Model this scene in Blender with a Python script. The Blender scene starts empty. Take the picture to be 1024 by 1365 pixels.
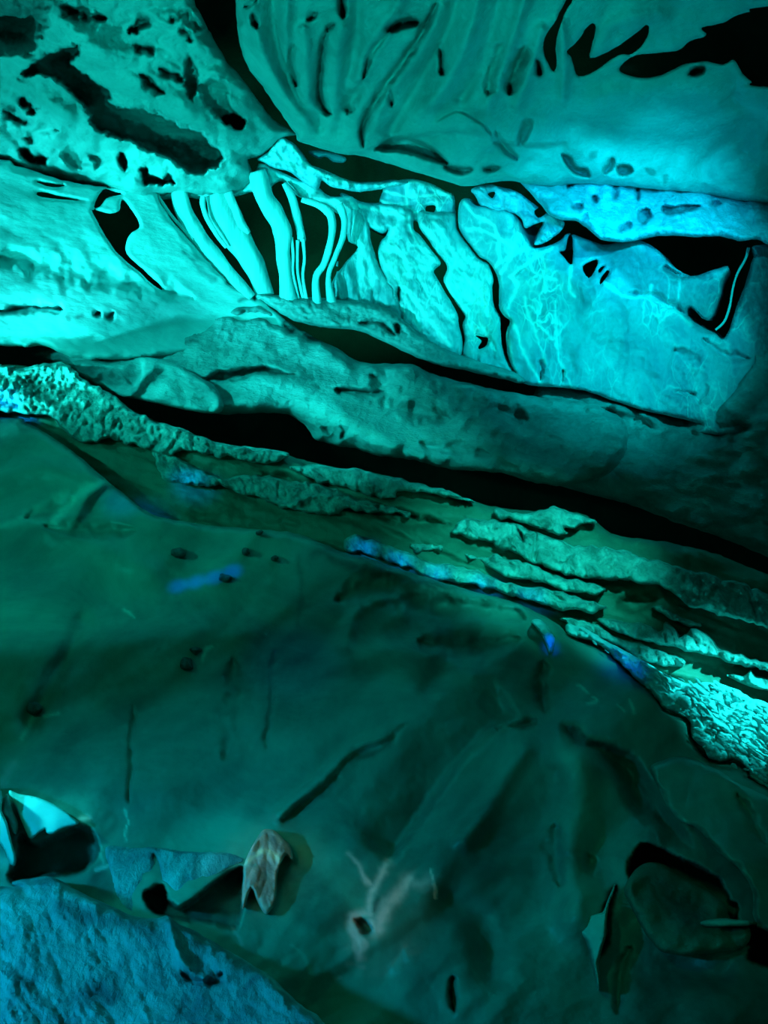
import bpy, math, random
import numpy as np
from mathutils import Vector

random.seed(7)
W, H, F = 1024.0, 1365.0, 1031.0
EYE = Vector((0.0, 0.0, 1.6))
scene = bpy.context.scene
C = scene.collection

# ------------------------------------------------------------------ camera
cam_data = bpy.data.cameras.new('camera')
cam_data.sensor_fit = 'VERTICAL'
cam_data.sensor_height = 24.0
cam_data.lens = 24.0 * F / H
cam_data.clip_end = 100
cam = bpy.data.objects.new('camera', cam_data)
cam.location = EYE
cam.rotation_euler = (math.radians(90), 0, 0)
C.objects.link(cam)
scene.camera = cam

# ------------------------------------------------------------------ world, exposure
world = bpy.data.worlds.new('cave_air')
scene.world = world
world.use_nodes = True
world.node_tree.nodes['Background'].inputs[0].default_value = (0.02, 1.0, 0.74, 1)
world.node_tree.nodes['Background'].inputs[1].default_value = 0.035
scene.view_settings.view_transform = 'Standard'
scene.view_settings.look = 'None'
scene.view_settings.exposure = 0.0
scene.view_settings.gamma = 1.0
scene.view_settings.use_curve_mapping = False


def P(px, py, d):
    return Vector(((px - W / 2) / F * d, d, EYE.z - (py - H / 2) / F * d))


CY = (0.03, 0.98, 1.0)
TEAL = (0.02, 1.0, 0.90)
GREEN = (0.02, 1.0, 0.52)
AZ = (0.0, 0.62, 1.0)
BLUE = (0.0, 0.10, 1.0)
WARM = (1.0, 0.80, 0.55)


def spot(src, aim, half_deg, power, color, blend=0.9, radius=0.06):
    """an unseen cave flood or added fill lamp, aimed at a spot on the rock"""
    l = bpy.data.lights.new('flood_or_fill', 'SPOT')
    l.energy = power
    l.color = color
    l.spot_size = math.radians(half_deg * 2)
    l.spot_blend = blend
    l.shadow_soft_size = radius
    o = bpy.data.objects.new('flood_or_fill', l)
    o.location = src
    o.rotation_euler = (Vector(aim) - Vector(src)).to_track_quat('-Z', 'Y').to_euler()
    C.objects.link(o)
    return o


#LIGHTS_BEGIN
spot((-4.6, 4.2, 2.2), P(120, 340, 7.0), 25, 850, CY)            # left flowstone, from the left
spot((-4.0, 3.0, 1.2), P(320, 320, 7.2), 13, 1700, CY)           # columns
spot((-3.6, 2.0, 0.8), P(550, 340, 7.4), 10, 2100, CY)           # veined flowstone, left lobes
spot((3.0, 2.0, 3.6), P(770, 420, 7.4), 19, 1150, (0.0, 0.92, 1.0))
spot((-0.6, 1.4, 0.6), P(690, 365, 7.2), 6, 420, (0.03, 1.0, 0.35))
spot((1.6, 2.4, 3.3), P(870, 285, 6.6), 12, 820, AZ)            # lip under the ceiling
spot((0.6, 2.4, 3.3), P(760, 260, 6.6), 9, 520, AZ)
spot((-3.4, 3.4, 1.0), P(130, 180, 5.8), 26, 450, TEAL)          # ceiling left
spot((-1.6, 0.6, 0.2), P(470, 100, 5.4), 22, 800, (0.0, 1.0, 0.85))  # ceiling middle
spot((3.2, 2.4, 0.8), P(800, 180, 5.9), 24, 170, (0.0, 0.95, 1.0))    # ceiling right
spot((-4.4, 3.4, 2.6), P(80, 530, 6.0), 14, 480, TEAL)           # left ledge
spot((-3.6, 2.4, 3.4), P(350, 530, 6.6), 13, 800, TEAL)          # middle boulder
spot((-2.8, 1.6, 3.4), P(510, 590, 6.4), 8, 900, TEAL)
spot((1.2, 1.0, 3.8), P(690, 760, 5.6), 12, 1200, (0.02, 1.0, 0.84))  # strata
spot((3.4, 2.4, 2.9), P(985, 940, 4.4), 9.5, 2100, CY)            # rubble
spot((-3.0, 1.6, 2.4), P(100, 680, 4.6), 22, 190, (0.0, 1.0, 0.78))  # foreground slope, upper left
spot((-2.0, 0.8, 2.8), P(220, 900, 3.8), 36, 34, GREEN)
spot((-0.7, 0.9, 2.2), P(730, 1120, 3.4), 24, 20, GREEN)
spot((1.6, 0.6, 2.6), P(900, 1060, 3.5), 16, 9, GREEN)
spot((-1.9, 0.9, 1.5), P(80, 1280, 2.3), 30, 170, (0.0, 0.62, 1.0))            # near boulder
spot((-2.4, 2.0, 1.8), P(50, 1090, 2.9), 5, 200, CY)
spot((-1.2, 1.2, 1.6), P(240, 1155, 2.8), 9, 60, (0.0, 0.9, 1.0))
spot((-1.0, 0.6, 2.2), P(350, 1150, 2.9), 5, 34, WARM)  # added small warm spot to bring out the pinkish stone
spot((0.8, 0.6, 2.2), P(510, 1210, 2.9), 4.8, 22, WARM)  # added warm spot on the pinkish marks of the slope
spot(P(560, 420, 8.6), P(470, 215, 10.4), 60, 280, GREEN)         # added unseen fill in the void behind the openings
for bx, by in ((228, 776), (248, 768), (268, 760), (288, 750)):   # narrow beam of a blue lamp
    spot((-1.6, 0.5, 2.4), P(bx, by, 4.4), 0.9, 1100, BLUE, 1.0, 0.02)
spot((-3.4, 2.4, 2.6), P(15, 545, 5.4), 2.4, 1600, (0, 0.25, 1.0), 1.0)
spot((-2.4, 1.6, 2.8), P(235, 635, 5.2), 2.2, 700, (0, 0.35, 1.0), 1.0)
spot((-2.0, 1.4, 2.8), P(165, 665, 4.9), 2.6, 300, (0, 0.35, 1.0), 1.0)
for bx, by in ((480, 728), (530, 748), (585, 768), (650, 788), (720, 808)):
    spot((-1.0, 0.8, 2.6), P(bx, by, 5.1), 1.3, 1100, (0, 0.3, 1.0), 1.0)
spot((0.2, 0.8, 2.2), P(735, 860, 4.4), 0.9, 700, BLUE, 1.0, 0.02)
spot((0.6, 0.8, 2.4), P(830, 880, 4.3), 2.2, 380, BLUE, 1.0)
spot((-0.6, 0.8, 2.6), P(390, 880, 4.1), 5.0, 60, (0, 0.3, 1.0), 1.0)
spot((-0.8, 3.2, 1.6), P(690, 225, 6.6), 8, 120, AZ)
spot((0.2, 0.8, 2.2), P(716, 830, 4.36), 0.8, 160, CY, 1.0, 0.02)  # added small spot to brighten the top of the fin
spot((2.4, 1.4, 3.0), P(815, 852, 4.5), 3.2, 420, CY)
#LIGHTS_END


# ------------------------------------------------------------------ noise
_rng = np.random.RandomState(11)
_perm = _rng.permutation(256)
_perm = np.concatenate([_perm, _perm, _perm])
_grad = _rng.randn(256, 3)
_grad /= np.linalg.norm(_grad, axis=1)[:, None]


def perlin(p):
    i = np.floor(p).astype(int)
    f = p - i
    i &= 255
    u = f * f * f * (f * (f * 6 - 15) + 10)
    out = np.zeros(len(p))
    for dx in (0, 1):
        for dy in (0, 1):
            for dz in (0, 1):
                h = _perm[_perm[_perm[(i[:, 0] + dx) & 255] + ((i[:, 1] + dy) & 255)] + ((i[:, 2] + dz) & 255)]
                g = _grad[h]
                w = (u[:, 0] if dx else 1 - u[:, 0]) * (u[:, 1] if dy else 1 - u[:, 1]) * (u[:, 2] if dz else 1 - u[:, 2])
                out += w * (g[:, 0] * (f[:, 0] - dx) + g[:, 1] * (f[:, 1] - dy) + g[:, 2] * (f[:, 2] - dz))
    return out


def fbm(p, octv=3, kind='f'):
    a, s, t = 1.0, 0.0, 0.0
    for k in range(octv):
        n = perlin(p * 2 ** k + 17.3 * k)
        if kind == 'r':
            n = 0.5 - np.abs(n) * 2
        elif kind == 'b':
            n = np.abs(n) * 2 - 0.4
        s = s + a * n
        t += a
        a *= 0.5
    return s / t


# ------------------------------------------------------------------ 2-D helpers
def smooth_poly(pts, n=4, closed=True):
    p = np.array(pts, float)
    out = []
    m = len(p)
    rng = range(m) if closed else range(m - 1)
    for k in rng:
        if closed:
            a, b, c, d = p[k - 1], p[k], p[(k + 1) % m], p[(k + 2) % m]
        else:
            a, b, c, d = p[max(k - 1, 0)], p[k], p[k + 1], p[min(k + 2, m - 1)]
        for j in range(n):
            t = j / n
            q = 0.5 * ((2 * b) + (-a + c) * t + (2 * a - 5 * b + 4 * c - d) * t * t + (-a + 3 * b - 3 * c + d) * t ** 3)
            out.append(q)
    if not closed:
        out.append(p[-1])
    return np.array(out)


def rough_poly(poly, amp, seed=0.0):
    """adds a natural raggedness to a closed outline"""
    if amp <= 0:
        return poly
    out = []
    m = len(poly)
    for k in range(m):
        a, b = poly[k], poly[(k + 1) % m]
        n = max(1, int(np.linalg.norm(b - a) / 5))
        for j in range(n):
            out.append(a + (b - a) * j / n)
    q = np.array(out)
    c = np.stack([q[:, 0] / 11, q[:, 1] / 11, np.full(len(q), seed)], 1)
    q = q + amp * 1.8 * np.stack([perlin(c), perlin(c + 31.7)], 1)
    return q


def inside(poly, pts):
    r = np.zeros(len(pts), bool)
    lo, hi = poly.min(0), poly.max(0)
    sel = np.where((pts[:, 0] >= lo[0]) & (pts[:, 0] <= hi[0]) & (pts[:, 1] >= lo[1]) & (pts[:, 1] <= hi[1]))[0]
    if len(sel) == 0:
        return r
    x, y = pts[sel, 0], pts[sel, 1]
    c = np.zeros(len(sel), bool)
    m = len(poly)
    for k in range(m):
        x0, y0 = poly[k]
        x1, y1 = poly[(k + 1) % m]
        if y0 == y1:
            continue
        t = (y0 > y) != (y1 > y)
        c ^= t & (x < (x1 - x0) * (y - y0) / (y1 - y0) + x0)
    r[sel] = c
    return r


def seg_dist(line, pts, closed=False, want=False):
    best = np.full(len(pts), 1e9)
    near = np.zeros((len(pts), 2))
    side = np.zeros(len(pts))
    par = np.zeros(len(pts))
    m = len(line)
    for k in range(m if closed else m - 1):
        a, b = line[k], line[(k + 1) % m]
        ab = b - a
        L = (ab ** 2).sum() + 1e-9
        ap = pts - a
        t = np.clip((ap @ ab) / L, 0, 1)
        q = a + t[:, None] * ab
        d = np.sqrt(((pts - q) ** 2).sum(1))
        u = d < best
        best = np.where(u, d, best)
        near[u] = q[u]
        side = np.where(u, ab[0] * ap[:, 1] - ab[1] * ap[:, 0], side)
        par = np.where(u, (k + t) / max(m - 1, 1), par)
    if want:
        return best, near, side, par
    return best


def near_sel(line, pts, r):
    lo, hi = line.min(0) - r, line.max(0) + r
    return np.where((pts[:, 0] >= lo[0]) & (pts[:, 0] <= hi[0]) & (pts[:, 1] >= lo[1]) & (pts[:, 1] <= hi[1]))[0]


def sstep(x):
    x = np.clip(x, 0, 1)
    return x * x * (3 - 2 * x)


def depth_field(ctrl):
    c = np.array(ctrl, float)
    n = len(c)
    xy = c[:, :2] / 300.0
    if n < 4:
        A = np.concatenate([np.ones((n, 1)), xy], 1)
        co, *_ = np.linalg.lstsq(A, c[:, 2], rcond=None)
        return lambda p: np.concatenate([np.ones((len(p), 1)), p / 300.0], 1) @ co

    def phi(r2):
        return np.sqrt(r2 + 0.15)
    r2 = ((xy[:, None] - xy[None]) ** 2).sum(2)
    K = np.zeros((n + 3, n + 3))
    K[:n, :n] = phi(r2) + np.eye(n) * 1e-3
    K[:n, n] = 1
    K[:n, n + 1:] = xy
    K[n, :n] = 1
    K[n + 1:, :n] = xy.T
    co = np.linalg.solve(K, np.concatenate([c[:, 2], [0, 0, 0]]))

    def f(p):
        q = p / 300.0
        r = ((q[:, None] - xy[None]) ** 2).sum(2)
        return phi(r) @ co[:n] + co[n] + q @ co[n + 1:]
    return f


# ------------------------------------------------------------------ object bookkeeping
def tag(o, label=None, cat=None, group=None, kind=None):
    if label:
        o['label'] = label
    if cat:
        o['category'] = cat
    if group:
        o['group'] = group
    if kind:
        o['kind'] = kind
    return o


def mesh_object(name, verts, faces, mat, parent=None, tint=None, origin=None, smooth=True):
    verts = np.asarray(verts, float)
    if origin is None:
        origin = Vector(((verts[:, 0].min() + verts[:, 0].max()) / 2, (verts[:, 1].min() + verts[:, 1].max()) / 2, verts[:, 2].min()))
    verts = verts - np.array(origin)
    me = bpy.data.meshes.new(name)
    me.from_pydata(verts.tolist(), [], faces if isinstance(faces, list) else faces.tolist())
    me.polygons.foreach_set('use_smooth', [smooth] * len(me.polygons))
    if tint is not None:
        for nm, arr in tint.items():
            at = me.attributes.new(nm, 'FLOAT', 'POINT')
            at.data.foreach_set('value', np.asarray(arr, np.float32))
    me.materials.append(mat)
    me.validate()
    me.update()
    o = bpy.data.objects.new(name, me)
    C.objects.link(o)
    o.location = origin
    if parent:
        o.parent = parent
        o.location = Vector(origin) - parent.location
    return o


GAIN = 2.0


def rock(name, outline, ctrl, mat, step=3, holes=(), feats=(), noise=(), edge=(18, 0.25), thick=0.6,
         rough=1.2, smooth=3, label=None, cat=None, group=None, kind=None, parent=None, seed=0.0, hole_thick=0.5,
         shrink=0.92, jag=1.0, mod=1.0):
    """A solid rock mass. The outline and the relief are given as directions seen from the
    standing point together with their true distance; the front is a relief surface, closed by sides that
    run back into the rock."""
    poly = smooth_poly(outline, smooth)
    poly = rough_poly(poly, rough, seed)
    hp = [rough_poly(smooth_poly(h, 3), min(rough, 0.9), seed + 3 + k) for k, h in enumerate(holes)]
    lo, hi = poly.min(0) - step, poly.max(0) + step
    xs = np.arange(lo[0], hi[0] + step, step)
    ys = np.arange(lo[1], hi[1] + step, step)
    nx, ny = len(xs), len(ys)
    gx, gy = np.meshgrid(xs, ys)
    g = np.stack([gx.ravel(), gy.ravel()], 1)
    ins = inside(poly, g)
    for h in hp:
        ins &= ~inside(h, g)
    I = ins.reshape(ny, nx)
    quad = (I[:-1, :-1].astype(int) + I[1:, :-1] + I[:-1, 1:] + I[1:, 1:]) >= 3
    jj, ii = np.where(quad)
    base = jj * nx + ii
    faces = np.stack([base, base + nx, base + nx + 1, base + 1], 1)
    used = np.unique(faces)
    remap = -np.ones(nx * ny, int)
    remap[used] = np.arange(len(used))
    faces = remap[faces]
    pts = g[used]
    # boundary loop edges
    e = np.concatenate([faces[:, [0, 1]], faces[:, [1, 2]], faces[:, [2, 3]], faces[:, [3, 0]]])
    key = np.minimum(e[:, 0], e[:, 1]).astype(np.int64) * (len(pts) + 1) + np.maximum(e[:, 0], e[:, 1])
    _, inv, cnt = np.unique(key, return_inverse=True, return_counts=True)
    be = e[cnt[inv] == 1]
    bv = np.unique(be)
    # snap the boundary to the true outline
    bp = pts[bv]
    bd, bn, _, _ = seg_dist(poly, bp, True, True)
    ishole = np.zeros(len(bv), bool)
    for h in hp:
        d2, n2, _, _ = seg_dist(h, bp, True, True)
        u = d2 < bd
        bd = np.where(u, d2, bd)
        bn[u] = n2[u]
        ishole |= u
    mv = bd < step * 1.6
    bp[mv] = bn[mv]
    pts[bv] = bp
    # base depth
    dep = depth_field(ctrl)(pts)
    dmean = float(np.mean([c[2] for c in ctrl]))
    mpp = dmean / F
    # rounding at the outline
    if edge:
        r, drop = edge
        dist = np.full(len(pts), 1e9)
        cand = np.arange(len(pts))
        dist[cand] = seg_dist(poly, pts[cand], True)
        en = np.stack([pts[:, 0] / 22, pts[:, 1] / 22, np.full(len(pts), seed + 4)], 1)
        k = 1 - np.clip(dist / (r * np.clip(1 + 1.6 * perlin(en), 0.35, 1.7)), 0, 1)
        dep = dep + drop * (1 - np.sqrt(np.clip(1 - k * k, 0, 1)))
        for h in hp:
            s = near_sel(h, pts, 6)
            if len(s):
                dh = seg_dist(h, pts[s], True)
                k = 1 - np.clip(dh / 5.0, 0, 1)
                dep[s] += 0.035 * (1 - np.sqrt(np.clip(1 - k * k, 0, 1)))
    # relief noise: (size_m, amplitude_m, kind, angle_deg, stretch, octaves)
    for k, nz in enumerate(noise):
        size, amp, kd = nz[0], nz[1], nz[2]
        ang = math.radians(nz[3]) if len(nz) > 3 else 0
        st = nz[4] if len(nz) > 4 else 1
        oc = nz[5] if len(nz) > 5 else 3
        m = pts * mpp / size
        u = (m[:, 0] * math.cos(ang) + m[:, 1] * math.sin(ang)) / st
        v = -m[:, 0] * math.sin(ang) + m[:, 1] * math.cos(ang)
        q = np.stack([u + 5.1 + seed, v + 9.7, np.full(len(u), seed * 1.37 + k * 3.3)], 1)
        if st > 1.5:
            wv = perlin(q * np.array([0.9, 0.35, 1]) + 7) * 0.6
            q[:, 1] += wv
        dep = dep + amp * (fbm(q, oc, kd)) * 2 * GAIN
    tint = np.zeros(len(pts))
    pink_tint = np.zeros(len(pts))  # pinkish tint of lines and patches
    shade_tint = np.zeros(len(pts))  # dark tint, painting shade in hollows, cracks and unlit stretches
    jit = np.stack([pts[:, 0] / 13, pts[:, 1] / 13, np.full(len(pts), seed)], 1)
    big = np.stack([pts[:, 0] / 46, pts[:, 1] / 46, np.full(len(pts), seed + 9)], 1)
    jpts = pts + jag * 5.5 * np.stack([fbm(jit, 3), fbm(jit + 40, 3)], 1) + mod * 9 * np.stack([perlin(big), perlin(big + 21)], 1) * (step > 1.9)
    modu = np.clip(1.0 + mod * 1.5 * fbm(jit * 0.6 + 80, 2), 0.25, 1.6)
    for ft in feats:
        t = ft[0]
        if t in 'gcvmw' and t != 'p':         # g groove(+)/ridge(-), c crack with taper, v pale vein, some painted highlight, m pinkish, w dark painted shade
            line = smooth_poly(ft[1], 3, False)
            wd, amp = ft[2], ft[3]
            jp = pts + 0.35 * (jpts - pts) if t == 'g' else jpts
            s = near_sel(line, jp, wd * 3)
            if not len(s):
                continue
            d, _, _, par = seg_dist(line, jp[s], want=True)
            tp = np.sqrt(np.clip(4 * par * (1 - par), 0.02, 1)) if t == 'c' else 1.0
            wmod = 1.0 if t == 'g' else np.clip(modu[s], 0.6, 1.5)
            prof = np.exp(-(d / (wd * tp * wmod + 0.3)) ** 2)
            if t in 'gc':
                dep[s] += amp * prof * (1.0 if t == 'g' else modu[s])
            elif t == 'v':
                tint[s] = np.maximum(tint[s], amp * prof)
            elif t == 'm':
                pink_tint[s] = np.maximum(pink_tint[s], amp * prof)
            else:
                shade_tint[s] = np.maximum(shade_tint[s], amp * prof * np.clip(modu[s], 0.5, 1.1))
        elif t == 's':                          # scarp: ground falls back on the right-hand side of the line
            line = smooth_poly(ft[1], 3, False)
            wd, amp, rg = ft[2], ft[3], ft[4]
            s = near_sel(line, jpts, rg)
            if not len(s):
                continue
            d, _, side, par = seg_dist(line, jpts[s], want=True)
            sd = np.where(side > 0, d, -d)
            ends = sstep(par / 0.12) * sstep((1 - par) / 0.12)
            dep[s] += amp * sstep(sd / wd) * (1 - sstep(d / rg)) * ends
        elif t in ('p', 'P', 'V', 'M', 'Shd'):      # polygon: p pit, V pale patch, M pinkish patch, Wt patch of painted shade
            pg = smooth_poly(ft[1], 3)
            soft, amp = ft[2], ft[3]
            s = near_sel(pg, jpts, soft)
            if not len(s):
                continue
            q = jpts[s]
            d = seg_dist(pg, q, True)
            sd = np.where(inside(pg, q), d, -d)
            k = sstep((sd + soft * 0.15) / soft)
            if t in 'pP':
                dep[s] += amp * k
            elif t == 'V':
                tint[s] = np.maximum(tint[s], amp * k)
            elif t == 'M':
                pink_tint[s] = np.maximum(pink_tint[s], amp * k)
            else:
                shade_tint[s] = np.maximum(shade_tint[s], amp * k)
    X = (pts[:, 0] - W / 2) / F * dep
    Z = EYE.z - (pts[:, 1] - H / 2) / F * dep
    v = np.stack([X, dep, Z], 1)
    # the sides, running back from the whole boundary
    nb = len(bv)
    idx = -np.ones(len(pts), int)
    idx[bv] = np.arange(nb)
    cen = poly.mean(0)
    tb = np.where(ishole, hole_thick, thick)
    rings = []
    for q, sh in ((0.4, 0.985), (1.0, shrink)):
        sp = pts[bv].copy()
        o_ = ~ishole
        sp[o_] = cen + (sp[o_] - cen) * sh
        dd = dep[bv] + tb * q
        rings.append(np.stack([(sp[:, 0] - W / 2) / F * dd, dd, EYE.z - (sp[:, 1] - H / 2) / F * dd], 1))
    n0 = len(v)
    v = np.concatenate([v] + rings)
    a, b = be[:, 0], be[:, 1]
    ia, ib = idx[a], idx[b]
    side1 = np.stack([b, a, n0 + ia, n0 + ib], 1)
    side2 = np.stack([n0 + ib, n0 + ia, n0 + nb + ia, n0 + nb + ib], 1)
    faces = np.concatenate([faces, side1, side2])
    z = np.zeros(2 * nb)
    at = {'pale': np.concatenate([tint, z]), 'pink_tint': np.concatenate([pink_tint, z]), 'shade_tint': np.concatenate([shade_tint, z])}
    o = mesh_object(name, v, faces, mat, parent, at)
    return tag(o, label, cat, group, kind)


# ------------------------------------------------------------------ materials
def stone(name, a, b, pale=(0.55, 0.8, 0.8), pink_tint=(0.95, 0.55, 0.50), scale=3.0, rough=0.55, bump=0.5, bscale=40,
          veins=0.0, vein_scale=9.0, stretch=(1, 1, 1), spec=0.4, streak=0.0, rot=0.0):
    m = bpy.data.materials.new(name)
    m.use_nodes = True
    nt = m.node_tree
    N, L = nt.nodes, nt.links
    bs = N['Principled BSDF']
    tc = N.new('ShaderNodeTexCoord')
    mp = N.new('ShaderNodeMapping')
    mp.inputs['Scale'].default_value = stretch
    mp.inputs['Rotation'].default_value = (0, rot, 0)
    L.new(tc.outputs['Object'], mp.inputs['Vector'])
    n1 = N.new('ShaderNodeTexNoise')
    n1.inputs['Scale'].default_value = scale
    n1.inputs['Detail'].default_value = 8
    n1.inputs['Roughness'].default_value = 0.62
    n1.inputs['Distortion'].default_value = 0.6
    L.new(mp.outputs[0], n1.inputs['Vector'])
    r = N.new('ShaderNodeValToRGB')
    r.color_ramp.elements[0].position = 0.36
    r.color_ramp.elements[1].position = 0.64
    r.color_ramp.elements[0].color = (*a, 1)
    r.color_ramp.elements[1].color = (*b, 1)
    L.new(n1.outputs['Fac'], r.inputs['Fac'])
    col = r.outputs['Color']

    def mix(fac, c1, c2, blend='MIX'):
        x = N.new('ShaderNodeMix')
        x.data_type = 'RGBA'
        x.blend_type = blend
        if isinstance(fac, float):
            x.inputs[0].default_value = fac
        else:
            L.new(fac, x.inputs[0])
        L.new(c1, x.inputs[6])
        if isinstance(c2, tuple):
            x.inputs[7].default_value = (*c2, 1)
        else:
            L.new(c2, x.inputs[7])
        return x.outputs[2]
    hsum = None
    if veins > 0:
        nd = N.new('ShaderNodeTexNoise')
        nd.inputs['Scale'].default_value = vein_scale * 0.5
        nd.inputs['Detail'].default_value = 3
        L.new(mp.outputs[0], nd.inputs['Vector'])
        ad = N.new('ShaderNodeMix')
        ad.data_type = 'VECTOR'
        ad.inputs[0].default_value = 0.28
        L.new(mp.outputs[0], ad.inputs[4])
        L.new(nd.outputs['Color'], ad.inputs[5])
        tot = None
        for sc, wd in ((vein_scale, 0.07), (vein_scale * 2.3, 0.14)):
            vo = N.new('ShaderNodeTexVoronoi')
            vo.feature = 'DISTANCE_TO_EDGE'
            vo.inputs['Scale'].default_value = sc
            L.new(ad.outputs[1], vo.inputs['Vector'])
            mr = N.new('ShaderNodeMapRange')
            mr.inputs['From Min'].default_value = 0
            mr.inputs['From Max'].default_value = wd
            mr.inputs['To Min'].default_value = 1
            mr.inputs['To Max'].default_value = 0
            mr.interpolation_type = 'SMOOTHSTEP'
            L.new(vo.outputs['Distance'], mr.inputs['Value'])
            if tot is None:
                tot = mr.outputs[0]
            else:
                ma = N.new('ShaderNodeMath')
                ma.operation = 'MULTIPLY_ADD'
                ma.inputs[1].default_value = 0.5
                L.new(mr.outputs[0], ma.inputs[0])
                L.new(tot, ma.inputs[2])
                tot = ma.outputs[0]
        # veins only where a broad noise allows them
        nb = N.new('ShaderNodeTexNoise')
        nb.inputs['Scale'].default_value = vein_scale * 0.35
        L.new(mp.outputs[0], nb.inputs['Vector'])
        mb = N.new('ShaderNodeMapRange')
        mb.inputs['From Min'].default_value = 0.42
        mb.inputs['From Max'].default_value = 0.75
        mb.inputs['To Max'].default_value = veins
        L.new(nb.outputs['Fac'], mb.inputs['Value'])
        mm = N.new('ShaderNodeMath')
        mm.operation = 'MULTIPLY'
        mm.use_clamp = True
        L.new(tot, mm.inputs[0])
        L.new(mb.outputs[0], mm.inputs[1])
        col = mix(mm.outputs[0], col, pale)
        hsum = mm.outputs[0]
    for nm, c in (('shade_tint', tuple(x * 0.18 for x in a)), ('pale', pale), ('pink_tint', pink_tint)):
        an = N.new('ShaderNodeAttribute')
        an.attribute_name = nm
        # break the edge of each patch up with fine noise
        nn = N.new('ShaderNodeTexNoise')
        nn.inputs['Scale'].default_value = 22
        nn.inputs['Detail'].default_value = 6
        L.new(tc.outputs['Object'], nn.inputs['Vector'])
        mr = N.new('ShaderNodeMath')
        mr.operation = 'MULTIPLY_ADD'
        mr.inputs[1].default_value = 1.0
        mr.use_clamp = True
        sb = N.new('ShaderNodeMath')
        sb.operation = 'SUBTRACT'
        L.new(nn.outputs['Fac'], sb.inputs[0])
        sb.inputs[1].default_value = 0.5
        mu = N.new('ShaderNodeMath')
        mu.operation = 'MULTIPLY'
        L.new(sb.outputs[0], mu.inputs[0])
        L.new(an.outputs['Fac'], mu.inputs[1])
        L.new(mu.outputs[0], mr.inputs[0])
        L.new(an.outputs['Fac'], mr.inputs[2])
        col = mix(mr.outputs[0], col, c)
    L.new(col, bs.inputs['Base Color'])
    bs.inputs['Roughness'].default_value = rough
    bs.inputs['Specular IOR Level'].default_value = spec
    nf = N.new('ShaderNodeTexNoise')
    nf.inputs['Scale'].default_value = bscale
    nf.inputs['Detail'].default_value = 7
    nf.inputs['Roughness'].default_value = 0.65
    L.new(mp.outputs[0], nf.inputs['Vector'])
    hgt = nf.outputs['Fac']
    if hsum is not None:
        ma = N.new('ShaderNodeMath')
        ma.operation = 'MULTIPLY_ADD'
        ma.inputs[1].default_value = 0.5
        L.new(hsum, ma.inputs[0])
        L.new(hgt, ma.inputs[2])
        hgt = ma.outputs[0]
    bp = N.new('ShaderNodeBump')
    bp.inputs['Strength'].default_value = bump
    bp.inputs['Distance'].default_value = 0.035
    L.new(hgt, bp.inputs['Height'])
    L.new(bp.outputs[0], bs.inputs['Normal'])
    return m


M_VOID = stone('void_shade_limestone', (0.01, 0.03, 0.025), (0.02, 0.05, 0.04), scale=1.5, rough=0.8, spec=0.1)  # near-black base paints the darkness behind the openings
M_CEIL = stone('ceiling_limestone', (0.10, 0.36, 0.34), (0.16, 0.50, 0.47), scale=2.5, bump=0.45, bscale=22, rough=0.6)
M_FLOW = stone('pale_flowstone', (0.20, 0.62, 0.60), (0.26, 0.80, 0.76), scale=2.2, bump=0.25, bscale=18, rough=0.5, stretch=(0.5, 1, 1.6))
M_COL = stone('calcite', (0.15, 0.52, 0.52), (0.28, 0.84, 0.80), scale=5, bump=0.4, bscale=12, rough=0.4, stretch=(2.2, 1, 0.35), rot=0.3)
M_VEIN = stone('veined_flowstone', (0.08, 0.32, 0.40), (0.15, 0.54, 0.58), pale=(0.4, 1.0, 0.95), scale=3, bump=0.35, bscale=20,
               veins=0.85, vein_scale=6.0, stretch=(1.25, 1, 0.7), rot=0.35, rough=0.45)
M_VEIN2 = stone('bright_veined_flowstone', (0.11, 0.42, 0.46), (0.2, 0.64, 0.64), pale=(0.4, 1.0, 0.95), scale=3, bump=0.35, bscale=20,
                veins=0.9, vein_scale=6.5, stretch=(1.5, 1, 0.55), rot=0.4, rough=0.45)
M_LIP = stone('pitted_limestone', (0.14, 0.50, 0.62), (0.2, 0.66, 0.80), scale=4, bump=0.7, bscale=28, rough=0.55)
M_BOUL = stone('rough_boulder_limestone', (0.07, 0.26, 0.25), (0.18, 0.52, 0.50), pale=(0.24, 0.76, 0.74), scale=3.5, bump=0.8, bscale=26, rough=0.6, stretch=(0.8, 1, 1.4), rot=-0.3)
M_LEDGE = stone('chipped_limestone', (0.06, 0.22, 0.18), (0.26, 0.76, 0.68), scale=8, bump=1.0, bscale=34, rough=0.65)
M_OLIVE = stone('shaded_limestone', (0.03, 0.14, 0.09), (0.05, 0.21, 0.14), scale=3, bump=0.4, bscale=24, rough=0.5)  # dark base paints the shade of undercut faces
M_SLOPE = stone('smooth_wet_limestone', (0.035, 0.15, 0.125), (0.07, 0.34, 0.26), pale=(0.16, 0.62, 0.5), scale=1.3, bump=0.16, bscale=12, rough=0.42)
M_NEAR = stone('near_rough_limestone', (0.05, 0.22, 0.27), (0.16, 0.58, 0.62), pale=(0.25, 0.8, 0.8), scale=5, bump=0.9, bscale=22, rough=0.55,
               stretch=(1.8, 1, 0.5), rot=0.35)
M_RUB = stone('bright_calcite_rubble', (0.22, 0.72, 0.70), (0.3, 0.9, 0.88), scale=9, bump=0.6, bscale=50, rough=0.5)
M_CHIP = stone('dark_stone_chip', (0.01, 0.04, 0.04), (0.03, 0.09, 0.08), scale=20, bump=0.6, bscale=60, rough=0.5)

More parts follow.
